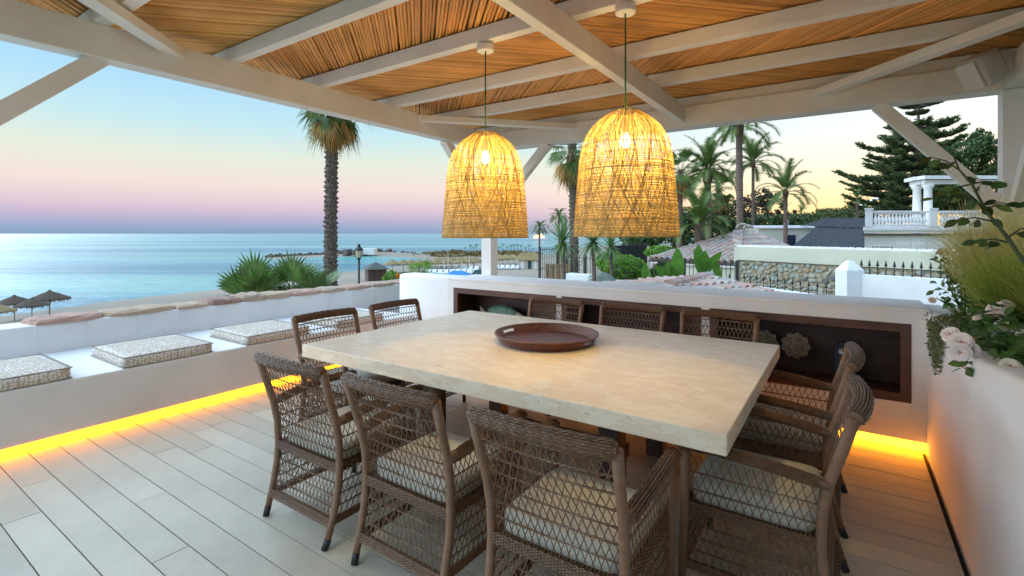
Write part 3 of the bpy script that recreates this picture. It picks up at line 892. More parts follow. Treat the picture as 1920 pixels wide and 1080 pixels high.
# ================================================================== BENCH CUSHIONS
def cushion_mesh():
    mb = MB(); nx, ny = 15, 15; V = []
    hx, hy, h = .375, .34, .085
    for lay in (0, 1):
        for j in range(ny):
            for i in range(nx):
                x = -1 + 2 * i / (nx - 1); y_ = -1 + 2 * j / (ny - 1)
                e = max(abs(x), abs(y_)); d_ = max(0, (e - .93) / .07)
                cr = .012 * (x * x * y_ * y_) ** 4
                z = h + .010 * (1 - x ** 4) * (1 - y_ ** 4) - d_ ** 2 * .008 if lay else d_ ** 2 * .006
                V.append((x * (hx - cr), y_ * (hy - cr), z))
    fs = [(j * nx + i, j * nx + i + nx, j * nx + i + nx + 1, j * nx + i + 1) for j in range(ny - 1) for i in range(nx - 1)]
    o2 = nx * ny
    fs += [(o2 + j * nx + i, o2 + j * nx + i + 1, o2 + j * nx + i + nx + 1, o2 + j * nx + i + nx) for j in range(ny - 1) for i in range(nx - 1)]
    per_ = [i for i in range(nx)] + [nx * j + nx - 1 for j in range(1, ny)] + [nx * (ny - 1) + i for i in range(nx - 2, -1, -1)] + [nx * j for j in range(ny - 2, 0, -1)]
    fs += [(per_[i], per_[(i + 1) % len(per_)], o2 + per_[(i + 1) % len(per_)], o2 + per_[i]) for i in range(len(per_))]
    mb.add(V, fs); return mb
cbm = cushion_mesh()
cm = cbm.mesh('bench_cushion', M_print, smooth=True)
piping = MB()
for zz in (.004, .082):
    piping.tube([(.371, -.336, zz), (.371, .336, zz), (-.371, .336, zz), (-.371, -.336, zz), (.371, -.336, zz)], .0035, 5, cap=False)
M_pipe = mat('cushion_piping', (.30, .26, .20), rough=.9)
pm = piping.mesh('piping', M_pipe)
for y, lb in ((.87, 'printed bench cushion cut by the left picture edge, at the start of the bench'), (1.86, 'printed bench cushion second along the bench, the one shown whole'),
              (2.84, 'printed bench cushion third along the bench, running behind the wicker chair back'), (3.86, 'printed bench cushion at the far end of the bench, seen through the chair lattice'),
              (-.12, 'printed bench cushion beside the terrace corner post, before the first shown one')):
    if y < 0: continue
    c_ = inst('bench_cushion', cm, None, (-5.135, y, .473), (0, 0, rnd.uniform(-.015, .015)))
    tag(c_, lb, 'cushion', 'printed cushions on the bench')
    inst('piping', pm, c_)

# ================================================================== THINGS IN THE NICHES
def fish():
    t = thing('fish_ornament', 'green scaled fish ornament with pale tail in the left niche', 'ornament', (-3.33, 4.74, .382))
    mb = MB(); prof = [(-.30, .004), (-.27, .03), (-.21, .065), (-.10, .11), (.02, .125), (.14, .105), (.20, .075), (.22, .05)]
    mb.tube([(x, 0, .19 + .02 * math.cos(x * 5)) for x, _ in prof], [r * .42 for _, r in prof], 14, sq=1 / .42)
    Mf = mat('fish_scales', (.10, .22, .15), (.05, .12, .09), 30, .4, .8, 60); mb.build('fish_body', Mf, t, smooth=True)
    Mt = mat('fish_pale', (.36, .30, .22), rough=.6)
    mb = MB(); mb.tube([(-.20, 0, .20), (-.25, 0, .20), (-.31, 0, .21)], [.032, .024, .006], 10, sq=2.2); mb.build('head', Mt, t, smooth=True)
    mb = MB(); mb.add([(.20, -.012, .19), (.34, -.010, .29), (.31, -.006, .19), (.33, -.01, .11), (.20, .012, .19), (.34, .010, .29), (.31, .006, .19), (.33, .01, .11)],
                      [(0, 3, 2), (0, 2, 1), (4, 6, 7), (4, 5, 6), (0, 1, 5, 4), (1, 2, 6, 5), (2, 3, 7, 6), (3, 0, 4, 7)]); mb.build('tail', Mt, t)
    mb = MB(); mb.box(-.03, .03, -.03, .03, 0, .10); mb.build('stand', M_frame, t)
    t.rotation_euler = (0, 0, math.pi)
fish()
def star(x, lb, r=.118):
    t = thing('star_ornament', lb, 'ornament', (x, 4.74, .382), 0, 'woven star ornaments in the right niche')
    mb = MB(); n = 18; cz = .235
    for layer in range(5):
        rr = r * (1 - layer * .17); yy = -.012 - layer * .008
        V = [(0, yy - .012, cz)]
        for i in range(n):
            a = 2 * math.pi * i / n + layer * .17
            q = rr if i % 2 == 0 else rr * .80
            V.append((q * math.cos(a), yy + (.006 if i % 2 else 0), cz + q * math.sin(a)))
        V += [(p[0] * .9, yy + .016, cz + (p[2] - cz) * .9) for p in V[1:]]
        mb.add(V, [(0, 1 + i, 1 + (i + 1) % n) for i in range(n)] + [(1 + i, n + 1 + i, n + 1 + (i + 1) % n, 1 + (i + 1) % n) for i in range(n)])
        for i in range(n):
            a = 2 * math.pi * i / n + layer * .17
            mb.tube([(0.3 * rr * math.cos(a), yy - .01, cz + .3 * rr * math.sin(a)), (.9 * rr * math.cos(a + .1), yy - .006, cz + .9 * rr * math.sin(a + .1))], .005, 4)
    Ms = MATS.get('star_weave') or mat('star_weave', (.34, .29, .22), (.18, .15, .11), 40, .8, .5, 90, rand=.2)
    mb.build('star', Ms, t)
    mb = MB(); mb.tube([(0, .012, 0), (0, .012, .23)], .004, 6); mb.box(-.05, .05, -.03, .04, 0, .012); mb.build('stand', M_iron, t)
star(-.345, 'woven straw star ornament standing alone, clear of the chair back', .115)
star(-.575, 'woven straw star ornament half hidden behind the table corner and chair', .112)
t = thing('dark_lantern', 'dark rounded glass lantern in the right niche behind the wicker chair', 'lantern', (.005, 4.74, .382))
mb = MB(); mb.lathe([(.07, 0), (.085, .02), (.088, .2), (.078, .27), (.05, .30), (.02, .31)], 20); mb.build('glass', M_glass, t, smooth=True)
mb = MB(); mb.tube([(.07 * math.cos(a), 0, .28 + .07 * math.sin(a)) for a in [math.pi * i / 12 for i in range(13)]], .005, 6); mb.lathe([(.09, 0), (.09, .012), (.08, .02)], 20); mb.build('handle', M_iron, t, smooth=True)
t = thing('potted_plant', 'small green plant in a pot in the middle niche', 'plant', (-2.1, 4.74, .382))
mb = MB(); mb.lathe([(.05, 0), (.07, .1), (.075, .12), (.065, .12)], 16); mb.build('pot', M_cream, t, smooth=True)
mb = MB()
for i in range(60):
    a = rnd.uniform(0, 6.28); e = rnd.uniform(.2, 1.4); r = rnd.uniform(.04, .11)
    c_ = Vector((r * math.cos(a) * math.cos(e), r * math.sin(a) * math.cos(e) * .6, .13 + r * math.sin(e)))
    s1 = Vector((rnd.uniform(-1, 1), rnd.uniform(-1, 1), rnd.uniform(-1, 1))).normalized() * .018; s2 = s1.cross(Vector((.3, .5, .8))).normalized() * .01
    mb.quad(c_ - s1, c_ + s2, c_ + s1, c_ - s2)
mb.build('leaves', M_leaf, t)
# ================================================================== VEGETATION BUILDERS
def leaf_cloud(blobs, n, size, seed, aspect=.55, sub=.38, clumps=40, shell=.75):
    """n leaf quads spread through clumps that sit in ellipsoids; returns an MB-like mesh builder"""
    rs = np.random.RandomState(seed); V = []; 
    wts = np.array([b[1][0] * b[1][1] * b[1][2] for b in blobs]) ** .7; wts /= wts.sum()
    cen = []
    for _ in range(clumps):
        b = blobs[rs.choice(len(blobs), p=wts)]
        d = rs.randn(3); d /= np.linalg.norm(d); r_ = rs.uniform(shell - .35, 1.0)
        cen.append((np.array(b[0]) + d * r_ * np.array(b[1]), np.array(b[1]) * sub * rs.uniform(.5, 1.2)))
    idx = rs.randint(0, clumps, n)
    C = np.array([cen[i][0] for i in idx]); W = np.array([cen[i][1] for i in idx])
    off = rs.randn(n, 3); off /= np.linalg.norm(off, axis=1)[:, None] + 1e-9
    pos = C + off * W * (rs.rand(n, 1) ** .45)
    t = rs.randn(n, 3); t /= np.linalg.norm(t, axis=1)[:, None]
    u = np.cross(t, rs.randn(n, 3)); u /= np.linalg.norm(u, axis=1)[:, None]
    s = size * rs.uniform(.6, 1.35, (n, 1))
    P4 = np.stack([pos - t * s, pos + u * s * aspect, pos + t * s, pos - u * s * aspect], 1).reshape(-1, 3)
    return P4
def quads_obj(name, P4, mat_, parent=None):
    n = len(P4) // 4
    me = bpy.data.meshes.new(name)
    me.vertices.add(n * 4); me.vertices.foreach_set('co', P4.astype(np.float32).ravel())
    me.loops.add(n * 4); me.loops.foreach_set('vertex_index', np.arange(n * 4, dtype=np.int32))
    me.polygons.add(n); me.polygons.foreach_set('loop_start', np.arange(0, n * 4, 4, dtype=np.int32))
    try: me.polygons.foreach_set('loop_total', np.full(n, 4, dtype=np.int32))
    except Exception: pass
    me.materials.append(mat_); me.update(calc_edges=True); me.validate()
    o = bpy.data.objects.new(name, me); COL.objects.link(o)
    if parent: child_world(o, parent)
    return o
def tree(name, label, cat, base, blobs, n, size, m, seed, trunk_r=.12, tone=M_bark, clumps=45, group=None, limbs=5, shell=.75, sub=.38):
    t = thing(name, label, cat, base, 0, group)
    rr = random.Random(seed)
    mb = MB(); cx = sum(b[0][0] for b in blobs) / len(blobs); cyy = sum(b[0][1] for b in blobs) / len(blobs); cz = sum(b[0][2] for b in blobs) / len(blobs)
    mb.tube([base, (base[0] * .6 + cx * .4, base[1] * .6 + cyy * .4, base[2] * .5 + cz * .5), (cx, cyy, cz)], [trunk_r, trunk_r * .8, trunk_r * .4], 8)
    for i in range(limbs):
        b = blobs[rr.randrange(len(blobs))]
        e = [b[0][k_] + rr.uniform(-.8, .8) * b[1][k_] for k_ in range(3)]
        mid = [(base[0] * .5 + cx * .5 + e[0]) / 2, (base[1] * .5 + cyy * .5 + e[1]) / 2, (base[2] * .4 + cz * .6 + e[2]) / 2 - .1]
        mb.tube([(base[0] * .5 + cx * .5, base[1] * .5 + cyy * .5, base[2] * .4 + cz * .6), mid, e], [trunk_r * .5, trunk_r * .3, trunk_r * .1], 6)
    child_world(mb.build('trunk', tone, smooth=True), t)
    quads_obj('crown', leaf_cloud(blobs, n, size, seed, clumps=clumps, shell=shell, sub=sub), m, t)
    return t

def frond_curve(L, e0, droop, n=12):
    pts = []; p = Vector((0, 0, 0)); e = e0
    for i in range(n + 1):
        pts.append(p.copy()); p = p + Vector((math.cos(e), 0, math.sin(e))) * L / n; e -= droop / n * (.5 + 1.2 * i / n)
    return pts
def pinnate(L, e0, droop, seed, leaf=.25, pairs=44, mat_=None):
    rr = random.Random(seed); pts = frond_curve(L, e0, droop)
    mb = MB(); mb.tube(pts, [.018 * L * (1 - .85 * i / 12) * .55 for i in range(13)], 4, cap=False)
    for k_ in range(pairs):
        t = .14 + .86 * k_ / pairs; f = t * 12; i = min(int(f), 11); p = pts[i].lerp(pts[i + 1], f - i); d = (pts[i + 1] - pts[i]).normalized()
        up = Vector((-d.z, 0, d.x))
        ll = L * leaf * math.sin(math.pi * (.12 + .8 * t)) ** .7 * rr.uniform(.85, 1.1)
        for s in (-1, 1):
            dirn = (d * rr.uniform(.75, 1.0) + Vector((0, s, 0)) * .8 + up * rr.uniform(.05, .45)).normalized()
            tip = p + dirn * ll + Vector((0, 0, -ll * .18)); wv = d * L * .0135
            mb.add([p - wv, p + wv, tip], [(0, 1, 2)])
    return mb
def fan(Lp, Rf, e0, seed, n=26, droop=.3, spread=2.5):
    rr = random.Random(seed); mb = MB()
    pts = frond_curve(Lp, e0, droop * .6, 6); mb.tube(pts, [.014, .013, .012, .012, .011, .010, .009], 4, cap=False)
    p = pts[-1]; d = (pts[-1] - pts[-2]).normalized(); up = Vector((-d.z, 0, d.x))
    for k_ in range(n):
        a = -spread / 2 + spread * k_ / (n - 1); L_ = Rf * (.72 + .28 * math.cos(a)) * rr.uniform(.85, 1.08)
        dirn = (d * math.cos(a) + Vector((0, math.sin(a), 0)) + up * .12).normalized()
        side = (Vector((0, math.cos(a), 0)) - d * math.sin(a)).normalized()
        wd = spread / n * Rf * .30
        m_ = p + dirn * L_ * .58; tip = m_ + dirn * L_ * .42 + Vector((0, 0, -L_ * droop * rr.uniform(.15, .6)))
        mb.add([p, m_ - side * wd, tip, m_ + side * wd], [(0, 1, 2, 3)])
    return mb
PIN = {}
for q, (e0, dr) in enumerate(((1.45, .9), (1.1, 1.4), (.7, 1.7), (.25, 1.6), (-.1, 1.2))):
    for v in range(2): PIN[q, v] = pinnate(1.0, e0, dr + .25 * v, q * 5 + v).mesh('frond', M_palm)
PINdry = pinnate(1.0, -.5, .9, 77).mesh('frond', M_palmdry)
FANM = {}
for q, e0 in enumerate((1.2, .7, .25, -.25, -.8)):
    for v in range(2): FANM[q, v] = fan(.75, .85, e0, 50 + q * 3 + v, droop=.3 + .22 * q).mesh('frond', M_palm)
FANdry = [fan(.7, .7, e, 90 + i, droop=.9).mesh('frond', M_palmdry) for i, e in enumerate((-.9, -1.25, -1.4))]
FANup = {(q, v): fan(.50, .62, e0, 130 + q * 3 + v, n=17, droop=.06, spread=2.9).mesh('frond', M_palm) for q, e0 in enumerate((1.35, 1.0, .65, .3)) for v in range(2)}

def palm_trunk(r0, r1, H, m, boots=0, seed=1, ringh=.14, rough=.06):
    rr = random.Random(seed); mb = MB(); n = max(6, int(H / ringh)); k_ = 14
    prof = []
    for i in range(n):
        t = i / n; r_ = r0 + (r1 - r0) * t; z = H * t
        prof += [(r_ * (1 - rough), z), (r_ * (1 + rough * rr.uniform(.4, 1.2)), z + H / n * .75)]
    prof.append((r1, H))
    mb.lathe(prof, k_)
    lean = [rr.uniform(-.1, .1), rr.uniform(-.1, .1)]
    mb.v = [(x + lean[0] * math.sin(z / H * 3), y + lean[1] * math.sin(z / H * 3), z) for x, y, z in mb.v]
    if boots:
        bn = int(H / .16)
        for i in range(bn):
            for j in range(boots):
                z = H * i / bn + rr.uniform(-.03, .05); a = 2 * math.pi * (j + .5 * (i % 2)) / boots + rr.uniform(-.1, .1)
                r_ = r0 + (r1 - r0) * i / bn; ln = rr.uniform(.03, .08); wd = r_ * 2.0 / boots
                ca, sa = math.cos(a), math.sin(a); lx, ly = lean[0] * math.sin(z / H * 3), lean[1] * math.sin(z / H * 3)
                P_ = [(r_ * .96 * ca - wd * sa + lx, r_ * .96 * sa + wd * ca + ly, z), (r_ * .96 * ca + wd * sa + lx, r_ * .96 * sa - wd * ca + ly, z), ((r_ + ln) * ca + lx, (r_ + ln) * sa + ly, z + rr.uniform(.03, .12)), (r_ * .96 * ca + lx, r_ * .96 * sa + ly, z + .12)]
                mb.add(P_, [(0, 1, 2), (0, 2, 3), (1, 3, 2)])
    return mb
def palm(label, top, r, kind, L, nf, seed, bark=M_bark, base_z=-5.9, r0=None, boots=0, dry=0, group='palms in the gardens', lo=0, hi=None, name='palm_tree', tufts=None):
    rr = random.Random(seed)
    H = top.z - base_z
    t = thing(name, label, 'palm tree', (top.x, top.y, base_z), rr.uniform(0, 6), group)
    palm_trunk(r0 or r * 1.25, r, H, bark, boots, seed).build('trunk', bark, t, smooth=False)
    if tufts: 
        mb = MB(); mb.lathe([(r * 1.0, H - tufts), (r * 1.5, H - tufts * .7), (r * 1.7, H - tufts * .3), (r * 1.1, H)], 14); mb.build('crown_shaft', M_barkred, t)
    src = {'pin': PIN, 'fan': FANM, 'up': FANup}[kind]
    nq = (hi or len(src) // 2) - lo
    for i in range(nf):
        q = lo + min(nq - 1, int(nq * (i / nf) ** .9)); a = i * 2.399 + rr.uniform(-.25, .25)
        inst('frond', src[q, i % 2], t, (r * .5 * math.cos(a), r * .5 * math.sin(a), H - .05 * q), (rr.uniform(-.1, .1), 0, a), L * rr.uniform(.82, 1.12))
    for i in range(dry):
        a = i * 2.399 + 1; inst('frond', rr.choice(FANdry) if kind != 'pin' else PINdry, t, (r * .6 * math.cos(a), r * .6 * math.sin(a), H - .25), (0, 0, a), L * rr.uniform(.95, 1.25))
    return t

# ------------------------------------------------------------------ palms
palm('tall fan palm with shaggy trunk rising by the sea, crown hidden by the beam', at(625, 178, 16), .165, 'fan', .90, 26, 3, boots=12, dry=30, r0=.215)
palm('fan palm with shaggy trunk directly behind and left of the nearer lamp', at(1072, 268, 22), .165, 'fan', 1.05, 24, 5, boots=9, dry=12, r0=.22)
palm('date palm with full round green crown, leftmost of the feathery palms right of the lamps', at(1327, 316, 30), .17, 'pin', 2.25, 44, 8, bark=M_bark, tufts=1.1)
palm('tallest date palm, thick ringed trunk whose crown vanishes behind the roof beam', at(1385, 228, 25), .15, 'pin', 1.9, 30, 9, bark=M_bark, r0=.20, tufts=.8)
palm('slender date palm with arching crown just right of the tallest trunk', at(1412, 302, 33), .09, 'pin', 2.1, 32, 10, bark=M_bark, r0=.13, tufts=.5)
palm('lowest date palm with few long drooping fronds against the orange sky', at(1473, 356, 28), .10, 'pin', 1.85, 22, 31, bark=M_bark, r0=.15, tufts=.45)
palm('small drooping date palm far off by the shore, left of the spiky yucca', at(1012, 424, 40), .07, 'pin', .95, 34, 12, bark=M_bark, lo=1)
palm('small round date palm behind the yucca, close to the shaggy palm trunk', at(1048, 402, 42), .07, 'pin', 1.05, 36, 13, bark=M_bark, lo=1)
palm('fan palm with brown skirt of dry leaves right beside the nearer lamp', at(1276, 318, 30), .16, 'fan', .95, 26, 14, dry=16)
palm('fan palm with yellowing crown behind the leftmost date palm', at(1345, 352, 34), .14, 'fan', .95, 26, 15, dry=10)
palm('short stout date palm with upright bright fronds low among the bushes', at(1312, 418, 21), .18, 'pin', 1.65, 38, 16, base_z=-1, hi=4)
palm('tiny palm silhouette on the tree line left of the thatched roof', at(1502, 398, 60), .08, 'pin', 1.1, 20, 17)
palm('low leafy palm under the pine branches beside the villa terrace', at(1608, 372, 30), .08, 'pin', .9, 16, 18)

# two low fan palms beyond the parapet
for (px, py, d, n_, L_, lb) in ((470, 556, 10.0, 20, 1.0, 'low fan palm clump beyond the parapet, left one of two'), (555, 548, 10.6, 22, 1.05, 'low fan palm clump beyond the parapet, right one beside the palm trunk')):
    p = at(px, py, d)
    t = thing('fan_palm', lb, 'palm', (p.x, p.y, -5.9), 0, 'low fan palms beyond the parapet')
    H = p.z + 5.9; rr = random.Random(px)
    mb = MB()
    for k_ in range(3): mb.tube([(.3 * k_ - .3, 0, 0), (.25 * k_ - .25, .1, H * .5), (.22 * k_ - .22, 0, H - .1)], [.12, .11, .09], 8)
    mb.build('trunk', M_bark, t)
    for i in range(n_):
        k_ = i % 3; a = i * 2.4 + rr.uniform(-.3, .3)
        inst('frond', FANup[min(3, int(4 * i / n_)), i % 2], t, (.26 * k_ - .26, rr.uniform(-.15, .15), H - .15 + rr.uniform(-.1, .1)), (rr.uniform(-.2, .2), 0, a), L_ * rr.uniform(.62, .98))

# yuccas
M_yucca = mat('yucca_leaf', (.14, .24, .08), (.20, .30, .12), 3, .45, 0, rand=.3, trans=.2)
def yucca(px, py, d, Rr, n_, lb, bz=-.8, seed=1):
    p = at(px, py, d); t = thing('yucca', lb, 'plant', (p.x, p.y, bz), 0, 'yuccas behind the iron fence')
    rr = random.Random(seed); H = p.z - bz
    mb = MB(); mb.tube([(0, 0, 0), (.03, 0, H * .6), (0, 0, H)], [.07, .06, .06], 8); mb.build('trunk', M_bark, t)
    lm = MB()
    bl = MB(); pts = frond_curve(1.0, 0, .25, 5)
    for i in range(5):
        w0, w1 = .042 * (1 - (i / 5) ** 2), .042 * (1 - ((i + 1) / 5) ** 2)
        bl.quad(pts[i] + Vector((0, -w0, 0)), pts[i] + Vector((0, w0, 0)), pts[i + 1] + Vector((0, w1, 0)), pts[i + 1] + Vector((0, -w1, 0)))
    me = bl.mesh('leaf', M_yucca)
    for i in range(n_):
        a = i * 2.4; e = 1.45 - 2.5 * (i / n_) ** 1.1
        inst('leaf', me, t, (0, 0, H), (0, -e, a), Rr * rr.uniform(.8, 1.1))
yucca(1055, 452, 13, .78, 80, 'spiky yucca with one round rosette left of the shaggy palm trunk', seed=1)
yucca(1112, 452, 13.5, .85, 90, 'yucca with long hanging leaves right of the shaggy palm trunk', seed=2)
yucca(1145, 462, 14.5, .7, 60, 'smaller yucca at the right end of the yucca group under the lamp', seed=3)

# dark trees and bushes of the gardens
def blob(px, py, d, rx, ry, rz): 
    p = at(px, py, d); return (tuple(p), (rx, ry, rz))
tree('dark_tree', 'dark loose tree with sky showing through behind the tallest palm', 'tree', tuple(at(1425, 450, 40)), [blob(1415, 392, 40, 1.9, 1.6, 1.6), blob(1455, 400, 40, 1.5, 1.5, 1.2), blob(1380, 400, 40, 1.6, 1.6, 1.6), blob(1440, 372, 40, 1.1, 1, .9)], 5200, .105, mat('leaf_brown', (.05, .035, .02), (.05, .05, .02), 3, .6, rand=.35, trans=.15), 21, clumps=110, sub=.22, shell=.6)
tree('dark_tree', 'broad dark green tree mass behind the nearer lamp and low date palm', 'tree', tuple(at(1265, 470, 34)), [blob(1235, 420, 34, 2.0, 2, 1.5), blob(1290, 430, 34, 2.0, 2, 1.3), blob(1200, 440, 34, 1.5, 2, 1.2), blob(1345, 415, 35, 1.7, 2, 1.5)], 15000, .11, M_leafdk, 22, clumps=150)
tree('dark_tree', 'dark rounded tree between the tallest palm and the white flat roof', 'tree', tuple(at(1420, 470, 36)), [blob(1385, 430, 36, 1.6, 2, 1.1), blob(1440, 425, 36, 1.7, 2, .9), blob(1500, 425, 38, 1.6, 2, .8)], 12000, .10, M_leafdk, 23, clumps=120)
tree('green_tree', 'mid green bushy tree line behind the dark thatched roof', 'tree', tuple(at(1540, 440, 46)), [blob(1510, 415, 46, 2.0, 2, .9), blob(1560, 410, 48, 2.4, 2, 1.0), blob(1600, 402, 50, 2.0, 2, 1.2), blob(1650, 400, 50, 2.4, 2, 1.2)], 14000, .13, mat('leaf_mid', (.07, .10, .025), (.10, .12, .03), 2, .5, rand=.35, trans=.25), 24, clumps=140)
tree('green_tree', 'pale round bush canopy right behind the pergola columns of the villa', 'tree', tuple(at(1770, 440, 34)), [blob(1750, 372, 34, 1.7, 1.5, .95), blob(1800, 376, 34, 1.6, 1.5, .9)], 9000, .085, M_leaf, 25, clumps=110)
tree('dense_tree', 'dense dark evergreen crown filling the corner next to the right post', 'tree', tuple(at(1830, 440, 27)), [blob(1745, 345, 29, 1.2, 1.2, 1.1), blob(1775, 300, 29, .9, 1, .8), blob(1820, 300, 27, 1.4, 1.4, 1.2), blob(1862, 300, 27, 1.1, 1.2, 1.3), blob(1790, 340, 27, 1.5, 1.3, 1.0), blob(1850, 350, 27, 1.4, 1.3, 1.1), blob(1845, 265, 27, .8, .9, .8)], 22000, .075, M_leafdk, 26, clumps=150, trunk_r=.2)
for i, (px, py, d, rx, rz, m, lb) in enumerate(((1172, 503, 15.5, .62, .40, M_leafbr, 'clipped bright green dome bush behind the iron fence, the larger dome'),
        (1145, 492, 16.5, .45, .36, M_leafbr, 'clipped green bush half hidden behind the larger dome bush'),
        (1240, 474, 22, .70, .30, M_leafbr, 'clipped bright green bush beside the tiled roof, the farther dome'),
        (1250, 520, 15, .5, .5, M_leafdk, 'dark green shrub under the left eave of the tiled house'))):
    p = at(px, py, d)
    t = thing('clipped_bush', lb, 'bush', (p.x, p.y, p.z - rz), 0)
    quads_obj('foliage', leaf_cloud([(tuple(p), (rx, rx, rz))], 7000, .030 * d / 15, 60 + i, clumps=260, sub=.16, shell=1.28), m, t)
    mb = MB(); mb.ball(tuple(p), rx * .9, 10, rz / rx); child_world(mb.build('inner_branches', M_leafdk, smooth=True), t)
for i, (px, py, d, rx, rz, m, lb) in enumerate(((790, 505, 24, .72, .40, M_leafbr, 'yellow green feathery bush above the raised end wall'), (735, 520, 20, .35, .28, M_leafbr, 'small green bush beside the wooden kiosk'),
        (758, 522, 20, .22, .25, M_leaf, 'small leafy plant right of the orange flowers'), (600, 540, 14, .22, .16, M_leaf, 'tiny shrub at the foot of the shaggy palm trunk'))):
    p = at(px, py, d); t = thing('shrub', lb, 'shrub', (p.x, p.y, p.z - rz), 0)
    quads_obj('foliage', leaf_cloud([(tuple(p), (rx, rx, rz))], 2600, .05, 80 + i, aspect=.18, clumps=70, sub=.3, shell=.9), m, t)
    mb = MB(); 
    for a in range(5): mb.tube([(p.x, p.y, p.z - rz - 4.5), (p.x, p.y, p.z - rz), (p.x + .3 * math.cos(a) * rx, p.y + .3 * math.sin(a) * rx, p.z + rz * .4)], [.03, .02, .008], 5)
    child_world(mb.build('stems', M_stem, smooth=True), t)
p = at(747, 519, 18); t = thing('orange_flowers', 'clump of orange flowers beyond the parapet near the raised end wall', 'flowers', (p.x, p.y, p.z - .15))
quads_obj('blossoms', leaf_cloud([(tuple(p), (.11, .11, .13))], 400, .02, 99, clumps=20), mat('orange_blossom', (.75, .25, .02), rough=.6, rand=.2, trans=.3), t)

# Norfolk pine with tiers of upturned branches
def pine():
    top = at(1722, 196, 30); bz = -1.2
    t = thing('tiered_pine', 'tall tiered pine with long upturned branches above the villa terrace', 'tree', (top.x, top.y, bz))
    H = top.z - bz; rr = random.Random(5)
    mb = MB(); mb.tube([(0, 0, 0), (0, 0, H * .5), (0, 0, H)], [.34, .24, .05], 10); mb.build('trunk', M_bark, t, smooth=True)
    Q = []
    tiers = [(-.05, 1.1), (-.55, .5), (-1.35, 1.9), (-2.0, 2.1), (-2.6, 2.9), (-3.3, 3.3), (-3.8, 3.2), (-4.3, 3.8), (-4.8, 3.7), (-5.3, 3.6), (-5.8, 3.5), (-6.3, 3.4)]
    br = MB()
    for ti, (dz, L_) in enumerate(tiers):
        nb = 9
        for k_ in range(nb):
            a = 2 * math.pi * k_ / nb + ti * .7 + rr.uniform(-.15, .15); l_ = L_ * rr.uniform(.75, 1.12)
            pts = []
            for i in range(9):
                s = i / 8; pts.append(Vector((l_ * s * math.cos(a), l_ * s * math.sin(a), H + dz - .10 * l_ * math.sin(s * 2.2) + .16 * l_ * s ** 3)))
            br.tube(pts, [.06 * (1 - s_ / 9) * (l_ / 3) + .01 for s_ in range(9)], 5, cap=False)
            side = Vector((-math.sin(a), math.cos(a), 0))
            for i in range(int(l_ * 26)):
                s = .22 + .8 * rr.random(); s = min(s, 1.02); f = min(s * 8, 7.99); b0 = pts[int(f)].lerp(pts[int(f) + 1], f - int(f))
                sd_ = rr.choice((-1, 1)); lw = .92 * (1.15 - s * .75) * rr.uniform(.4, 1) * min(1, l_ / 2)
                dirn = (side * sd_ * rr.uniform(.3, 1) + (pts[-1] - pts[0]).normalized() * .7 + Vector((0, 0, rr.uniform(.0, .35)))).normalized()
                for j in range(5):
                    c_ = b0 + dirn * lw * (j + 1) / 5 + Vector((0, 0, .06 * (j / 5) ** 2))
                    for _ in range(5):
                        nd = (dirn * .6 + Vector((rr.uniform(-1, 1), rr.uniform(-1, 1), rr.uniform(-.2, 1.1)))).normalized() * rr.uniform(.09, .19)
                        wv = nd.cross(Vector((rr.uniform(-1, 1), rr.uniform(-1, 1), .3))).normalized() * .028
                        Q += [c_ - wv, c_ + nd * .6 - wv * .9, c_ + nd, c_ + nd * .5 + wv]
    br.build('branches', M_bark, t, smooth=True)['kind'] = 'stuff'
    P4 = np.array([tuple(q) for q in Q])
    o = quads_obj('needles', P4, M_pine); o.parent = t
pine()

# ================================================================== BUILT THINGS BEYOND THE TERRACE
def arc_tile(L_, r0, r1, m, k_=7):
    mb = MB(); V = []
    for (y, r) in ((0, r0), (L_, r1)):
        for i in range(k_): a = math.pi * i / (k_ - 1); V.append((r * math.cos(a), y, r * math.sin(a) * 1.15))
    for (y, r) in ((0, r0 * .82), (L_, r1 * .82)):
        for i in range(k_): a = math.pi * i / (k_ - 1); V.append((r * math.cos(a), y, r * math.sin(a) * 1.15))
    f = [(i, i + 1, k_ + i + 1, k_ + i) for i in range(k_ - 1)]
    f += [(i, 2 * k_ + i, 2 * k_ + i + 1, i + 1) for i in range(k_ - 1)]
    mb.add(V, f); return mb.mesh('roof_tile', m, smooth=False)
M_tiles = [mat('tile_' + nme, c1, c2, 3, .9, .8, 18) for nme, c1, c2 in (('clay', (.52, .31, .24), (.42, .32, .27)), ('grey', (.46, .41, .37), (.34, .30, .28)), ('rose', (.58, .38, .32), (.46, .36, .33)), ('lichen', (.52, .46, .36), (.40, .34, .29)))]
M_pan = mat('tile_shadow_clay', (.14, .09, .07), (.10, .07, .055), 5, .9)
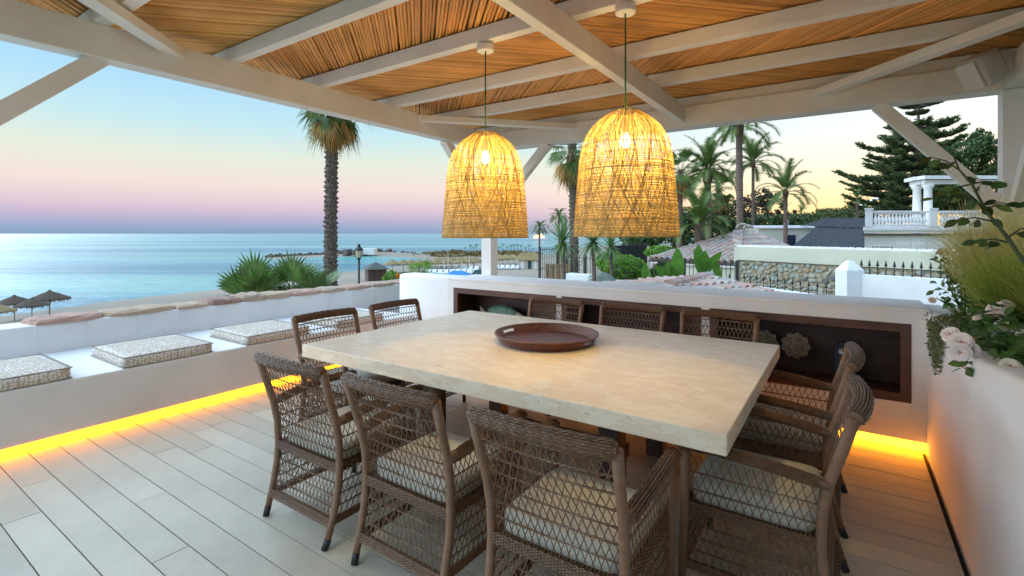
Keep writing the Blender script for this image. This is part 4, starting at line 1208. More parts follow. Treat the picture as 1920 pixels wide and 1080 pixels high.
def tile_face(A, B, Cc, D_, parent, pitch, tl, seed, ends_skip=0):
    """tiles a roof face: eave A->B, ridge D_->Cc (may be a point)"""
    A, B, Cc, D_ = map(Vector, (A, B, Cc, D_)); rr = random.Random(seed)
    nrm = (B - A).cross(Cc - A).normalized()
    if nrm.z < 0: nrm = -nrm
    u = (B - A).normalized(); v = nrm.cross(u).normalized()
    if v.z < 0: v = -v
    W = (B - A).length
    Hh = (Cc - A).dot(v)
    xc, xd = (Cc - A).dot(u), (D_ - A).dot(u)
    meshes = [arc_tile(tl * 1.12, pitch * .40, pitch * .30, m) for m in M_tiles]
    rot = Matrix((u, v, nrm)).transposed().to_euler()
    n = int(W / pitch); rows = int(Hh / tl)
    for i in range(n):
        x = (i + .5) * pitch
        for j in range(rows):
            y = j * tl; f = (y + tl * .5) / Hh
            xl = xd * f; xr = W + (xc - W) * f
            if x < xl + .02 or x > xr - .02: continue
            p = A + u * (x + rr.uniform(-.01, .01)) + v * y + nrm * (.015 + .012 * rr.random())
            o = inst('roof_tile', rr.choice(meshes), None, p, rot); child_world(o, parent)
    # pans below
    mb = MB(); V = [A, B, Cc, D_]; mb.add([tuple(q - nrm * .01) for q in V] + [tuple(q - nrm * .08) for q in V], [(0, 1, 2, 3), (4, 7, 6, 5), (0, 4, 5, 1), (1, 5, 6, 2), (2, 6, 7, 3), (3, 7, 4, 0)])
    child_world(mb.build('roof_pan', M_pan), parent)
# tiled house
apex = at(1390, 434, 21); apexR = at(1404, 434, 22.2)
hL = at(1216, 486, 20.0); hN = at(1386, 492, 16.8); hR = at(1520, 472, 22.0)
hL.z = hN.z = hR.z = .52
t = thing('tiled_house', 'house with grey and rose hipped tile roof behind the iron fence', 'house', (apex.x, apex.y, -.5))
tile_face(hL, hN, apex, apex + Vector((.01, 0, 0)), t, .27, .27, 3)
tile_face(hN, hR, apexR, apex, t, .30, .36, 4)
def ridge(a, b, n, r, parent, seed=0):
    rr = random.Random(seed)
    a, b = Vector(a), Vector(b)
    for i in range(n):
        p, q = a.lerp(b, i / n), a.lerp(b, (i + 1.12) / n)
        mb = MB(); mb.tube([p, q], [r * 1.08, r * .92], 9); child_world(mb.build('ridge_tile', rr.choice(M_tiles), smooth=False), parent)
ridge(hL, apex, 16, .085, t); ridge(hN, apex, 14, .085, t); ridge(apex, apexR, 3, .09, t); ridge(hR, apexR, 12, .085, t)
for k_ in range(2):   # rounded finials on the ridge
    c_ = apex + (apexR - apex) * (.15 + .75 * k_) + Vector((0, 0, .12)); rr_ = .20 - .05 * k_
    mb = MB(); mb.tube([(c_.x + rr_ * 1.3 * math.cos(a) * C_, c_.y + rr_ * 1.3 * math.cos(a) * S_, c_.z + rr_ * math.sin(a)) for a in [math.pi * i / 10 for i in range(11)]], .05, 7); child_world(mb.build('finial', M_tiles[3], smooth=True), t)
mb = MB()
ctr = (hL + hN + hR) / 3
def shrink(p, k_): return (p.x + (ctr.x - p.x) * k_, p.y + (ctr.y - p.y) * k_)
w3 = [shrink(p, .07) for p in (hL, hN, hR)] 
mb.add([(x, y, -1.2) for x, y in w3] + [(x, y, .46) for x, y in w3], [(0, 1, 4, 3), (1, 2, 5, 4), (2, 0, 3, 5), (3, 4, 5)])
child_world(mb.build('wall', M_cream), t)
f2 = [shrink(p, .025) for p in (hL, hN, hR)]
mb = MB(); mb.add([(x, y, .36) for x, y in f2] + [(x, y, .50) for x, y in f2], [(0, 1, 4, 3), (1, 2, 5, 4), (2, 0, 3, 5), (0, 2, 1)]); child_world(mb.build('eave_board', M_white), t)

# nearer low tiled roof just behind the cabinet wall
n0 = at(1322, 528, 8.6); e0 = at(1246, 552, 6.4); e1 = at(1515, 566, 8.9); ebk = at(1500, 560, 9.6)
n0.z = .72; 
E0 = Vector((e0.x, e0.y, .36)); E1 = Vector((at(1520, 560, 8.6).x, at(1520, 560, 8.6).y, .36))
t = thing('low_tiled_roof', 'low tiled roof with stout ridge peeping over the cabinet wall', 'roof', (n0.x, n0.y, -.4))
rA, rB = at(1250, 545, 7.0), at(1328, 523, 9.6)
rA.z, rB.z = .74, .74 
rA = at(1256, 541, 7.3); rB = at(1330, 522, 8.8)
mid_e = at(1500, 562, 7.6); mid_s = at(1290, 592, 5.9)
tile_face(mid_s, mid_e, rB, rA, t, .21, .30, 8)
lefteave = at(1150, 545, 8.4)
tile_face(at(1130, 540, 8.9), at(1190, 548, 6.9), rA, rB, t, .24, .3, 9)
ridge(rA + Vector((0, 0, .03)), rB + Vector((0, 0, .03)), 5, .105, t, 2)
ridge(rB, mid_e, 9, .06, t, 3)
mb = MB()
cc = [(mid_s + mid_e) / 2, mid_e, rB, rA]
mb.add([(q.x, q.y, q.z - .12) for q in cc] + [(q.x, q.y, -.5) for q in cc], [(0, 1, 5, 4), (1, 2, 6, 5), (2, 3, 7, 6), (3, 0, 4, 7)]); child_world(mb.build('wall', M_cream), t)

# stone garden wall with cream render band
pA, pB = at(1384, 462, 16.0), at(1577, 467, 13.2)
dirw = (pB - pA); dirw.z = 0; dirw.normalize()
pE = pA + dirw * 9.5
nW = Vector((dirw.y, -dirw.x, 0))
if nW.dot(Vector((-S_, C_, 0))) > 0: nW = -nW
t = thing('stone_garden_wall', 'rubble stone garden wall with pale green cream band along its top', 'wall', (pA.x, pA.y, -1))
def wall_pt(s, z, off=0): return pA + dirw * s + nW * off + Vector((0, 0, z - pA.z))
def slabw(s0, s1, z0, z1, o0, o1, m, nm, bevel=0):
    mb = MB(); mb.add([tuple(wall_pt(s, z, o)) for z in (z0, z1) for o in (o0, o1) for s in (s0, s1)], [(0, 2, 3, 1), (4, 5, 7, 6), (0, 1, 5, 4), (2, 6, 7, 3), (0, 4, 6, 2), (1, 3, 7, 5)])
    child_world(mb.build(nm, m, bevel=bevel), t)
slabw(0, 9.5, .70, 1.13, -.16, .04, M_cream, 'render_band', .01)
slabw(0.02, 9.5, -1.2, .699, -.15, -.04, M_mortar, 'mortar')
slabw(-.12, 0, -1.2, 1.12, -.16, .04, M_cream, 'wall_end')
rr = random.Random(12)
for s in np.arange(0, 9.5, .17):     # row of pale coping lumps
    V, fs = rough_slab(.17, .14, .055, int(s * 100)); mb = MB(); mb.add(V, fs)
    o = mb.build('coping_stone', M_white); o.location = wall_pt(s, 1.128, -.06); child_world(o, t)
def stone_mesh(seed, m):
    r_ = random.Random(seed); n = r_.choice((6, 7, 8)); V = []
    rad_ = [r_.uniform(.82, 1.12) for _ in range(n)]
    for lv, (sc, dd) in enumerate(((1, 0), (.96, .030), (.74, .047))):
        for i in range(n):
            a = 2 * math.pi * i / n + .3; mm = (abs(math.cos(a)) ** 3 + abs(math.sin(a)) ** 3) ** (-1 / 3)
            V.append((.5 * mm * rad_[i] * sc * math.cos(a), dd + (r_.uniform(-.004, .004) if lv else 0), .5 * mm * rad_[i] * sc * math.sin(a)))
    V.append((0, .05, 0)); fs = []
    for q in range(2): fs += [(q * n + i, q * n + (i + 1) % n, (q + 1) * n + (i + 1) % n, (q + 1) * n + i) for i in range(n)]
    fs += [(2 * n + i, 2 * n + (i + 1) % n, 3 * n) for i in range(n)]
    mb = MB(); mb.add(V, fs); return mb.mesh('stone', m)
M_stones = [mat('rubble_' + nm, c1, c2, 6, .9, 1, 22) for nm, c1, c2 in (('tan', (.42, .35, .24), (.34, .28, .19)), ('bluegrey', (.31, .36, .33), (.37, .39, .33)), ('ochre', (.43, .34, .21), (.35, .29, .19)),
            ('pale', (.47, .44, .34), (.39, .37, .29)), ('rust', (.40, .27, .17), (.34, .27, .18)), ('dark', (.12, .13, .13), (.18, .18, .17)))]
wts = [5, 5, 3, 5, 1, .5]
smesh = [stone_mesh(i * 7 + j, M_stones[i]) for i in range(6) for j in range(3)]
zz = .66; cnt = 0
ang = math.atan2(-nW.y, -nW.x) - math.pi / 2
while zz > -.35 and cnt < 290:
    h_ = rr.uniform(.10, .15); s = rr.uniform(0, .1)
    while s < 6.4 and cnt < 290:
        w_ = rr.uniform(.10, .27) if zz > -.05 or s < 4 else .3
        hh = h_ * rr.uniform(.65, 1.25)
        mi = rr.choices(range(6), wts)[0]
        o = inst('stone', smesh[mi * 3 + rr.randrange(3)], None, wall_pt(s + w_ / 2, zz - h_ / 2 + rr.uniform(-.05, .05), -.045), (0, rr.uniform(-.6, .6), math.atan2(dirw.y, dirw.x)), (w_ * rr.uniform(.75, 1.02), -rr.uniform(.8, 1.4), hh * rr.uniform(.8, 1.15)))
        child_world(o, t); s += w_ * .97; cnt += 1
    zz -= h_ * .95

# white boundary walls with iron spikes
def spike_mesh(h):
    mb = MB(); mb.tube([(0, 0, 0), (0, 0, h * .72)], .009, 6); mb.lathe([(.006, h * .55), (.022, h * .66), (.024, h * .7), (.004, h)], 6)
    mb.add([(-.045, 0, h * .62), (.045, 0, h * .62), (0, -.006, h * .56), (0, .006, h * .70)], [(0, 2, 3), (1, 3, 2)])
    mb.lathe([(.014, h * .30), (.018, h * .34), (.014, h * .38)], 6); mb.lathe([(.012, 0), (.016, .02), (.010, .03)], 6)
    return mb.mesh('spike', M_iron)
sm = spike_mesh(.30)
q0 = at(1598, 560, 10.4); q1 = at(1392, 533, 13.5); q2 = at(1108, 523, 15.1)
def wall_seg(a, b, z0, z1, th, parent, nm='wall', m=M_plaster):
    mb = MB(); a, b = Vector((a.x, a.y, (z0 + z1) / 2)), Vector((b.x, b.y, (z0 + z1) / 2)); mb.bar(a, b, th, z1 - z0); return child_world(mb.build(nm, m, bevel=.012), parent)
t = thing('spiked_wall', 'low white wall topped by black iron spikes left of the square pillar', 'wall', (q1.x, q1.y, -1))
zt = .16
wall_seg(q0, q1, -1.4, zt, .2, t); wall_seg(q1, q2, -1.4, zt, .2, t)
for a, b, n_ in ((q0, q1, 14), (q1, q2, 9)):
    for i in range(n_):
        p = a.lerp(b, (i + .7) / n_); o = inst('spike', sm, None, (p.x, p.y, zt), (0, 0, YAW)); child_world(o, t)
wall_seg(q2, at(1060, 524, 15.6), -1.4, zt + .12, .3, t, 'raised_end')
t = thing('blue_white_wall', 'taller white garden wall with square capped pillar and black spikes behind the roses', 'wall', (at(1594, 520, 10.2).x, at(1594, 520, 10.2).y, -1))
pc = at(1593, 500, 10.3); 
a1, b1 = at(1610, 512, 10.25), at(1990, 536, 7.9)
ztr = .715
wall_seg(a1, b1, -1.4, ztr, .18, t)
mb = MB(); hwp = .185
for (z0_, z1_, e) in ((-1.4, .79, 0),):
    mb.add([(sx * hwp, sy * hwp, z) for z in (z0_, z1_) for sx, sy in ((-1, -1), (1, -1), (1, 1), (-1, 1))], [(0, 1, 5, 4), (1, 2, 6, 5), (2, 3, 7, 6), (3, 0, 4, 7), (4, 5, 6, 7)])
mb.add([(sx * hwp, sy * hwp, .79) for sx, sy in ((-1, -1), (1, -1), (1, 1), (-1, 1))] + [(sx * .05, sy * .05, .985) for sx, sy in ((-1, -1), (1, -1), (1, 1), (-1, 1))], [(0, 1, 5, 4), (1, 2, 6, 5), (2, 3, 7, 6), (3, 0, 4, 7), (4, 5, 6, 7)])
o = mb.build('pillar', M_plaster, bevel=.012); o.location = (pc.x, pc.y, 0); o.rotation_euler = (0, 0, YAW); child_world(o, t)
for i in range(17):
    p = a1.lerp(b1, (i + .35) / 20); o = inst('spike', sm, None, (p.x, p.y, ztr), (0, 0, YAW)); child_world(o, t)

# tall iron fence
def iron_fence(pts, top, h, n_bars, lb, name='iron_fence', posts=True):
    t = thing(name, lb, 'fence', (pts[0].x, pts[0].y, -1))
    for a, b, n_ in zip(pts[:-1], pts[1:], n_bars):
        for zz_ in (top - .05, top - h + .1):
            mb = MB(); mb.bar((a.x, a.y, zz_), (b.x, b.y, zz_), .02, .02); child_world(mb.build('rail', M_iron), t)
        key = 'bar%g' % h
        if key not in MATS:
            mb = MB(); mb.tube([(0, 0, -h), (0, 0, -.02)], .009, 5); mb.lathe([(.009, -.03), (.016, -.01), (.002, .06)], 5); MATS[key] = mb.mesh('bar', M_iron)
        for i in range(n_):
            p = a.lerp(b, (i + .5) / n_); child_world(inst('bar', MATS[key], None, (p.x, p.y, top)), t)
        mb = MB(); mb.box(-.035, .035, -.035, .035, -h - .2, .08); o = mb.build('post', M_iron); o.location = (a.x, a.y, top); child_world(o, t)
    mb = MB(); mb.box(-.035, .035, -.035, .035, -h - .2, .08); o = mb.build('post', M_iron); o.location = (pts[-1].x, pts[-1].y, top); child_world(o, t)
iron_fence([at(1382, 497, 13.2), at(1282, 490, 14.2), at(1160, 484, 16.2), at(1097, 481, 17.2), at(1063, 479, 17.8)], .75, 1.05, [13, 15, 9, 5], 'black iron railing running from the stone wall to the bamboo screen')
iron_fence([at(1012, 470, 19), at(1045, 470, 20), at(1072, 470, 21)], .98, 1.6, [10, 7], 'taller dark iron railing beside the slim palm at the shore side')
iron_fence([at(1150, 466, 24), at(1212, 462, 25)], 1.0, 1.7, [26], 'dark dense railing in front of the trees, above the dome bushes')
mb = MB(); a, b = at(1152, 478, 24.4), at(1211, 476, 25.4); mb.bar((a.x, a.y, .2), (b.x, b.y, .2), .04, 1.5); tag(mb.build('dark_screen', M_iron), 'dark mesh screen fixed behind the dense railing', 'screen')
# bamboo screen
a, b = at(1024, 505, 16.5), at(1066, 505, 16.5)
t = thing('bamboo_screen', 'brown bamboo screen fixed on the railing below the yucca', 'screen', (a.x, a.y, -1))
M_bam = mat('bamboo', (.30, .19, .10), (.22, .14, .07), 6, .7, .3, 20, rand=.25)
mb = MB(); mb.tube([(0, 0, -1.15), (0, 0, -.4), (0, 0, 0)], [.03, .032, .03], 7); bme = mb.mesh('cane', M_bam)
for i in range(12):
    p = a.lerp(b, i / 11); child_world(inst('cane', bme, None, (p.x, p.y, .53 + rnd.uniform(-.03, .03)), (rnd.uniform(-.02, .02), rnd.uniform(-.02, .02), rnd.random())), t)
mb = MB(); mb.bar((a.x, a.y - .03, -.22), (b.x, b.y - .03, -.22), .02, .02); child_world(mb.build('rail', M_iron), t)
# stone dome and cream wall behind the spikes
p = at(1128, 528, 14.0); t = thing('stone_dome', 'rounded grey stone dome oven behind the iron spikes', 'dome', (p.x, p.y, -.2))
mb = MB(); mb.lathe([(.44 * math.cos(a), .42 * math.sin(a)) for a in [math.pi / 2 * i / 8 for i in range(9)]], 24, (p.x, p.y, .04), cap=False); child_world(mb.build('dome', mat('dome_stone', (.32, .34, .27), (.22, .25, .2), 9, .95, 1, 30), smooth=True), t)
mb = MB(); mb.lathe([(.47, -1.0), (.47, .06), (.42, .07)], 24, (p.x, p.y, 0), cap=False); child_world(mb.build('base', M_cream), t)
t = thing('cream_wall', 'low crumbling cream wall between the bamboo screen and the stone dome', 'wall', (at(1090, 520, 15.2).x, at(1090, 520, 15.2).y, -1))
wall_seg(at(1068, 515, 15.8), at(1112, 515, 15.2), -1.3, .30, .15, t, 'wall', M_cream)
wall_seg(at(1150, 515, 14.4), at(1215, 515, 13.6), -1.3, .16, .15, t, 'wall', M_cream)

# bird of paradise leaves
def big_leaf(L_, W_, m, seed):
    rr = random.Random(seed); mb = MB(); n = 9; V = []
    for i in range(n + 1):
        s = i / n; w_ = W_ * math.sin(math.pi * min(1, (s * .93 + .05))) ** .7; z = L_ * s; bend = -.25 * L_ * s ** 2.2
        V += [(-w_, bend + .16 * w_, z), (0, bend, z), (w_, bend + .16 * w_, z)]
    mb.add(V, [(3 * i + j, 3 * i + j + 1, 3 * i + j + 4, 3 * i + j + 3) for i in range(n) for j in range(2)])
    return mb.mesh('leaf', m, smooth=True)
M_big = mat('banana_leaf', (.14, .30, .04), (.09, .21, .035), 3, .4, .4, 30, stretch=(1, 1, 6), rand=.15, trans=.35)
bl = [big_leaf(.62, .11, M_big, 1), big_leaf(.5, .13, M_big, 2)]
for (px, py, d, items, lb) in ((1268, 532, 12.0, [(-.5, .15, .9), (-.25, .05, 1.0), (.05, 0, 1.15), (.3, .1, .9), (-.75, -.1, .8), (.62, .2, .6), (-.12, .3, .7)], 'big leaved strelitzia in front of the tiled house, left of the tall leafy one'),
                              (1318, 514, 12.3, [(-.2, 0, 1.0), (.15, .1, 1.05), (.42, .2, .9), (-.42, .1, .8), (0, .3, .9), (.6, 0, .7)], 'tall broad leafed strelitzia above the low tiled roof ridge'),
                              (1345, 530, 12.2, [(0, 0, .75), (.25, .2, .5)], 'single strelitzia leaf standing right of the roof ridge'),
                              (1212, 530, 12.5, [(-.1, 0, .7), (-.4, .1, .6), (.2, 0, .5)], 'low strelitzia leaves behind the left part of the iron railing')):
    p = at(px, py, d); t = thing('strelitzia', lb, 'plant', (p.x, p.y, -.8), YAW, 'strelitzias in front of the tiled house')
    mb = MB(); 
    for k_ in range(3): mb.tube([(.04 * k_, .03 * k_, 0), (.02 * k_, 0, p.z + .8)], [.03, .02], 6)
    mb.build('stem', M_stem, t)
    for i, (tx, ty, s) in enumerate(items): inst('leaf', bl[i % 2], t, (tx * .12, 0, p.z + .78), (ty, tx, rnd.uniform(-.7, .7) + (math.pi if i % 2 else 0)), s * 1.25)

# white flat building, dark thatched house
t = thing('flat_white_building', 'white flat roofed building with dark door behind the tiled house', 'building', tuple(at(1470, 440, 30)))
a = at(1470, 440, 30)
mb = MB(); M0 = Matrix.Translation(a) @ Matrix.Rotation(YAW - .15, 4, 'Z')
mb.box(-1.6, 1.7, -.5, 2, -2.2, .42, M0); child_world(mb.build('wall', M_villa), t)
mb = MB(); mb.add([tuple(M0 @ Vector(q)) for q in ((-1.9, -.7, .421), (1.9, -.7, .421), (1.9, 2, .60), (-1.2, 2, .60), (-1.9, -.7, .37), (1.9, -.7, .37))], [(0, 1, 2, 3), (0, 4, 5, 1)]); child_world(mb.build('roof', M_white), t)
mb = MB(); mb.box(-.12, .45, -.54, -.49, -.7, -.02, M0); child_world(mb.build('door', mat('dark_blue_door', (.02, .03, .06), rough=.4)), t)
mb = MB(); mb.tube([M0 @ Vector((.3, .3, .4)), M0 @ Vector((.3, .3, .95))], .05, 8); child_world(mb.build('chimney_pipe', M_white), t)
t = thing('dark_thatched_house', 'house with big dark grey thatched roof left of the white balustrade', 'house', tuple(at(1560, 460, 25)))
P_ = [at(1484, 463, 24), at(1640, 466, 24), at(1640, 424, 26), at(1536, 421, 26), at(1550, 408, 26.3), at(1640, 409, 26.3), at(1528, 424, 25.7), at(1650, 427, 25.7)]
mb = MB()
back = [at(1500, 462, 31), at(1645, 465, 31)]
mb.add([tuple(q) for q in (P_[0], P_[1], P_[2], P_[3], back[0], back[1])], [(0, 1, 2, 3), (0, 3, 4), (3, 2, 5, 4)])
child_world(mb.build('roof', M_slate), t)
mb = MB(); dv = Vector((0, 0, .10))
mb.add([tuple(q) for q in (P_[6], P_[7], P_[5] , P_[4], P_[6] - dv, P_[7] - dv, back[0] + Vector((0, 0, 1.3)))], [(0, 1, 2, 3), (4, 5, 1, 0), (0, 3, 6)])
child_world(mb.build('ridge_cap', M_slate), t)
mb = MB(); M0 = Matrix.Translation(at(1575, 470, 26)) @ Matrix.Rotation(YAW, 4, 'Z'); mb.box(-1.8, 2.2, -.8, 3, -2, .12, M0); child_world(mb.build('wall', M_villa), t)

# villa with balustrade and pergola
dV = 19.0
V0, V1 = at(1621, 432, dV), at(1745, 426, dV + .6)
t = thing('villa', 'cream villa with white balustraded roof terrace and columned pergola', 'villa', (V0.x, V0.y, -1))
ux = (at(1745, 430, dV) - at(1621, 430, dV)); ux.z = 0; ux.normalize(); uy = Vector((V0.x, V0.y, 0)).normalized()
MV = Matrix((( ux.x, uy.x, 0, V0.x), (ux.y, uy.y, 0, V0.y), (0, 0, 1, 0), (0, 0, 0, 1)))
def vbox(x0, x1, y0, y1, z0, z1, m, nm, bev=0):
    mb = MB(); mb.box(x0, x1, y0, y1, z0, z1, MV); return child_world(mb.build(nm, m, bevel=bev), t)
vbox(0, 6.5, .05, 6, -1.5, 1.50, M_villa, 'wall')
vbox(-.06, 6.6, -.02, .6, 1.66, 1.80, M_white, 'cornice', .02)
vbox(-.02, 6.5, .02, .6, 1.56, 1.66, M_villa, 'cornice')
vbox(-.14, 6.6, -.1, .6, 1.50, 1.555, mat('brown_gutter', (.10, .07, .06), rough=.6), 'gutter')
vbox(.06, 6.5, 0, .16, 1.80, 1.87, M_white, 'plinth')
vbox(.06, 6.5, -.02, .17, 2.36, 2.43, M_white, 'handrail', .01)
for x in (.02, 2.52):
    vbox(x, x + .30, -.04, .26, 1.80, 2.47, M_white, 'pillar', .01); vbox(x - .03, x + .33, -.07, .29, 2.47, 2.53, M_white, 'pillar_cap')
mb = MB(); mb.lathe([(.06, 0), (.06, .04), (.035, .06), (.075, .16), (.07, .22), (.03, .36), (.04, .42), (.055, .44), (.055, .49)], 10); bal = mb.mesh('baluster', M_white, smooth=True)
for i in range(34):
    x = .42 + i * .135
    if 2.44 < x < 2.9: continue
    o = inst('baluster', bal, None, MV @ Vector((x, .07, 1.87))); child_world(o, t)
# pergola on the villa
mb = MB(); mb.lathe([(.17, 0), (.17, .06), (.13, .10), (.115, .9), (.105, 1.42), (.15, 1.48), (.17, 1.56)], 14); colm = mb.mesh('column', M_white, smooth=True)
for x, y in ((2.12, 1.2), (2.50, .55), (6.0, .55)): child_world(inst('column', colm, None, MV @ Vector((x, y, 1.62)), (0, 0, 0), (1.25, 1.25, 1.20)), t)
mb = MB()
for q in (((2.3, .5), (7.5, .5)), ((1.95, 1.6), (2.3, .62)),):
    (ax, ay), (bx_, by) = q
    a_, b_ = MV @ Vector((ax, ay, 3.58)), MV @ Vector((bx_, by, 3.58)); mb.bar(a_, b_, .18, .16)
child_world(mb.build('entablature', M_white), t)
mb = MB()
for q in (((2.2, .40), (7.5, .40)), ((1.87, 1.7), (2.2, .62))):
    (ax, ay), (bx_, by) = q
    a_, b_ = MV @ Vector((ax, ay, 3.74)), MV @ Vector((bx_, by, 3.74)); mb.bar(a_, b_, .40, .13)
child_world(mb.build('cornice_moulding', M_white), t)
# panelled frames low on the villa wall
for x0, x1 in ((1.25, 1.72), (1.84, 2.32)):
    vbox(x0, x1, .0, .049, .95, 1.20, M_white, 'window_surround'); vbox(x0 + .05, x1 - .05, -.012, -.001, .80, 1.13, M_villa, 'window_panel')
vbox(.25, 1.15, -.01, .049, .94, 1.09, M_white, 'window_surround')
for i in range(8): vbox(.29 + i * .105, .35 + i * .105, -.02, -.011, .95, 1.07, M_terra, 'grille_block')
# flower pots on the villa terrace
for i, x in enumerate((3.25, 3.6, 3.95, 4.3, 4.6)):
    p = MV @ Vector((x, .45, 1.82)); tt = thing('flower_pot', 'terracotta pot behind the villa balusters, number %s from the middle pillar' % ('one', 'two', 'three', 'four', 'five')[i], 'pot', p, 0, 'terracotta pots on the villa terrace')
    mb = MB(); mb.lathe([(.08, 0), (.14, .2), (.15, .28), (.10, .36), (.12, .40)], 12); mb.build('pot', mat('terracotta%d' % i, (.42, .17, .07), rough=.8), tt, smooth=True)
# sloping white roof in the trees behind
t = thing('far_white_roof', 'small sloping white roof among the trees below the pine', 'roof', tuple(at(1660, 385, 40)))
mb = MB(); a, b = at(1615, 386, 40), at(1662, 364, 40); mb.bar(a, b, .8, .08); a, b = at(1662, 366, 40), at(1690, 372, 40); mb.bar(a, b, .9, .5); child_world(mb.build('roof', M_white), t)

# lamp post and kiosk by the promenade
p = at(673, 457, 27); t = thing('street_lamp', 'black lantern street lamp standing below the terrace by the sea', 'street lamp', (p.x, p.y, -5.9))
H = p.z + 5.9
mb = MB(); mb.tube([(0, 0, 0), (0, 0, 1.2), (0, 0, H - .82)], [.11, .075, .06], 10); mb.lathe([(.10, H - .85), (.14, H - .80), (.06, H - .76)], 10); mb.build('pole', M_iron, t, smooth=True)
mb = MB(); mb.lathe([(.12, H - .76), (.20, H - .36)], 6); mb.build('lantern_glass', mat('frosted_glass', (.62, .60, .42), rough=.3), t)
mb = MB(); mb.lathe([(.23, H - .37), (.24, H - .33), (.17, H - .22), (.06, H - .14), (.09, H - .10), (.06, H - .02), (.02, H)], 12)
for a in range(6): mb.tube([(.125 * math.cos(a * 1.047), .125 * math.sin(a * 1.047), H - .76), (.205 * math.cos(a * 1.047), .205 * math.sin(a * 1.047), H - .36)], .012, 4)
mb.build('lantern_cap', M_iron, t, smooth=False)
p = atz(704, 527, -5.95); t = thing('wooden_kiosk', 'small dark wooden kiosk with grey pyramid roof on the beach', 'kiosk', (p.x, p.y, -5.95), YAW + .5)
Mk = mat('kiosk_wood', (.13, .07, .055), (.09, .05, .04), 4, .7, .4, 10)
mb = MB(); mb.box(-1.35, 1.35, -1.35, 1.35, -.3, 2.0); mb.build('wall', Mk, t)
mb = MB(); mb.add([(-1.9, -1.9, 1.95), (1.9, -1.9, 1.95), (1.9, 1.9, 1.95), (-1.9, 1.9, 1.95), (0, 0, 3.05)], [(0, 1, 4), (1, 2, 4), (2, 3, 4), (3, 0, 4), (3, 2, 1, 0)]); mb.build('roof', mat('kiosk_roof', (.12, .13, .11), (.08, .09, .08), 3, .9, .5, 8), t)
for x in (-1.36, -.45, .45, 1.36):
    mb = MB(); mb.box(x - .05, x + .05, -1.40, -1.351, -.2, 1.95); mb.build('corner_board', M_darkwood, t)

ORD = ['first', 'second', 'third', 'fourth', 'fifth', 'sixth', 'seventh', 'eighth', 'ninth', 'tenth', 'eleventh', 'twelfth', 'thirteenth', 'fourteenth', 'fifteenth', 'sixteenth']
# thatched beach parasols
def parasol_meshes(Rr=1.55, H=2.35):
    mb = MB(); k_ = 20; rr = random.Random(3)
    prof = [(Rr, H - .78), (Rr * .96, H - .70), (Rr * .66, H - .46), (Rr * .36, H - .23), (.16, H - .06), (.10, H + .05), (.02, H + .07)]
    mb.lathe(prof, k_, cap=False)
    for i in range(70):
        a = 2 * math.pi * i / 70; l_ = rr.uniform(.1, .32); w_ = .06
        mb.add([(Rr * .97 * math.cos(a - w_), Rr * .97 * math.sin(a - w_), H - .72), (Rr * .97 * math.cos(a + w_), Rr * .97 * math.sin(a + w_), H - .72), (Rr * .98 * math.cos(a), Rr * .98 * math.sin(a), H - .78 - l_)], [(0, 1, 2)])
    th = mb
    mb2 = MB(); mb2.tube([(0, 0, -.4), (0, 0, H - .1)], .06, 8)
    return th, mb2
th, po = parasol_meshes()
thm, pom = th.mesh('thatch', M_thatch, smooth=False), po.mesh('pole', M_pole)
for (px, py, s, lb) in ((27, 597, .92, 'thatched beach parasol by the left edge, left of the cluster of three'), (60, 598, .82, 'small thatched beach parasol in the middle of the cluster of three'), (93, 591, 1.02, 'largest thatched beach parasol, right of the cluster of three')):
    p = atz(px, py, -6.25); t = thing('beach_parasol', lb, 'parasol', (p.x, p.y, -6.3), 0, 'thatched parasols near the left edge')
    inst('thatch', thm, t, (0, 0, 0), (0, 0, px), s); inst('pole', pom, t, (0, 0, 0), (0, 0, 0), s)
p = atz(-6, 612, -6.2); t = thing('beach_parasol', 'straw coloured beach parasol cut off by the left picture edge', 'parasol', (p.x, p.y, -6.2), 0, 'thatched parasols near the left edge')
inst('thatch', th.mesh('thatch', M_thatchgold), t, (0, 0, 0), (0, 0, 1), .8); inst('pole', pom, t, (0, 0, 0), (0, 0, 0), .8)
thg = th.mesh('thatch', M_thatchgold)
far = [(px, 511 - (px - 735) * .035) for px in (736, 756, 771, 786, 801, 816, 831, 846, 861, 876, 888)] + [(px, 503 - (px - 800) * .02) for px in (822, 836, 850, 864, 878, 890)] + [(px, 500 - (px - 930) * .05) for px in (930, 942, 954, 966, 978)] + [(px, 495) for px in (936, 949, 962)]
for i, (px, py) in enumerate(far):
    p = atz(px, py, -5.9); t = thing('distant_parasol', '%s straw parasol from the left in the %s row on the far beach' % ((ORD[i], 'front') if i < 11 else (ORD[i - 11], 'second') if i < 17 else (ORD[i - 17], 'front right hand') if i < 22 else (ORD[i - 22], 'rear right hand')), 'parasol', (p.x, p.y, -6.05), 0, 'straw parasols in far rows on the beach')
    inst('thatch', thg, t, (0, 0, 0), (0, 0, px), 1.1); inst('pole', pom, t, (0, 0, 0), (0, 0, 0), 1.1)
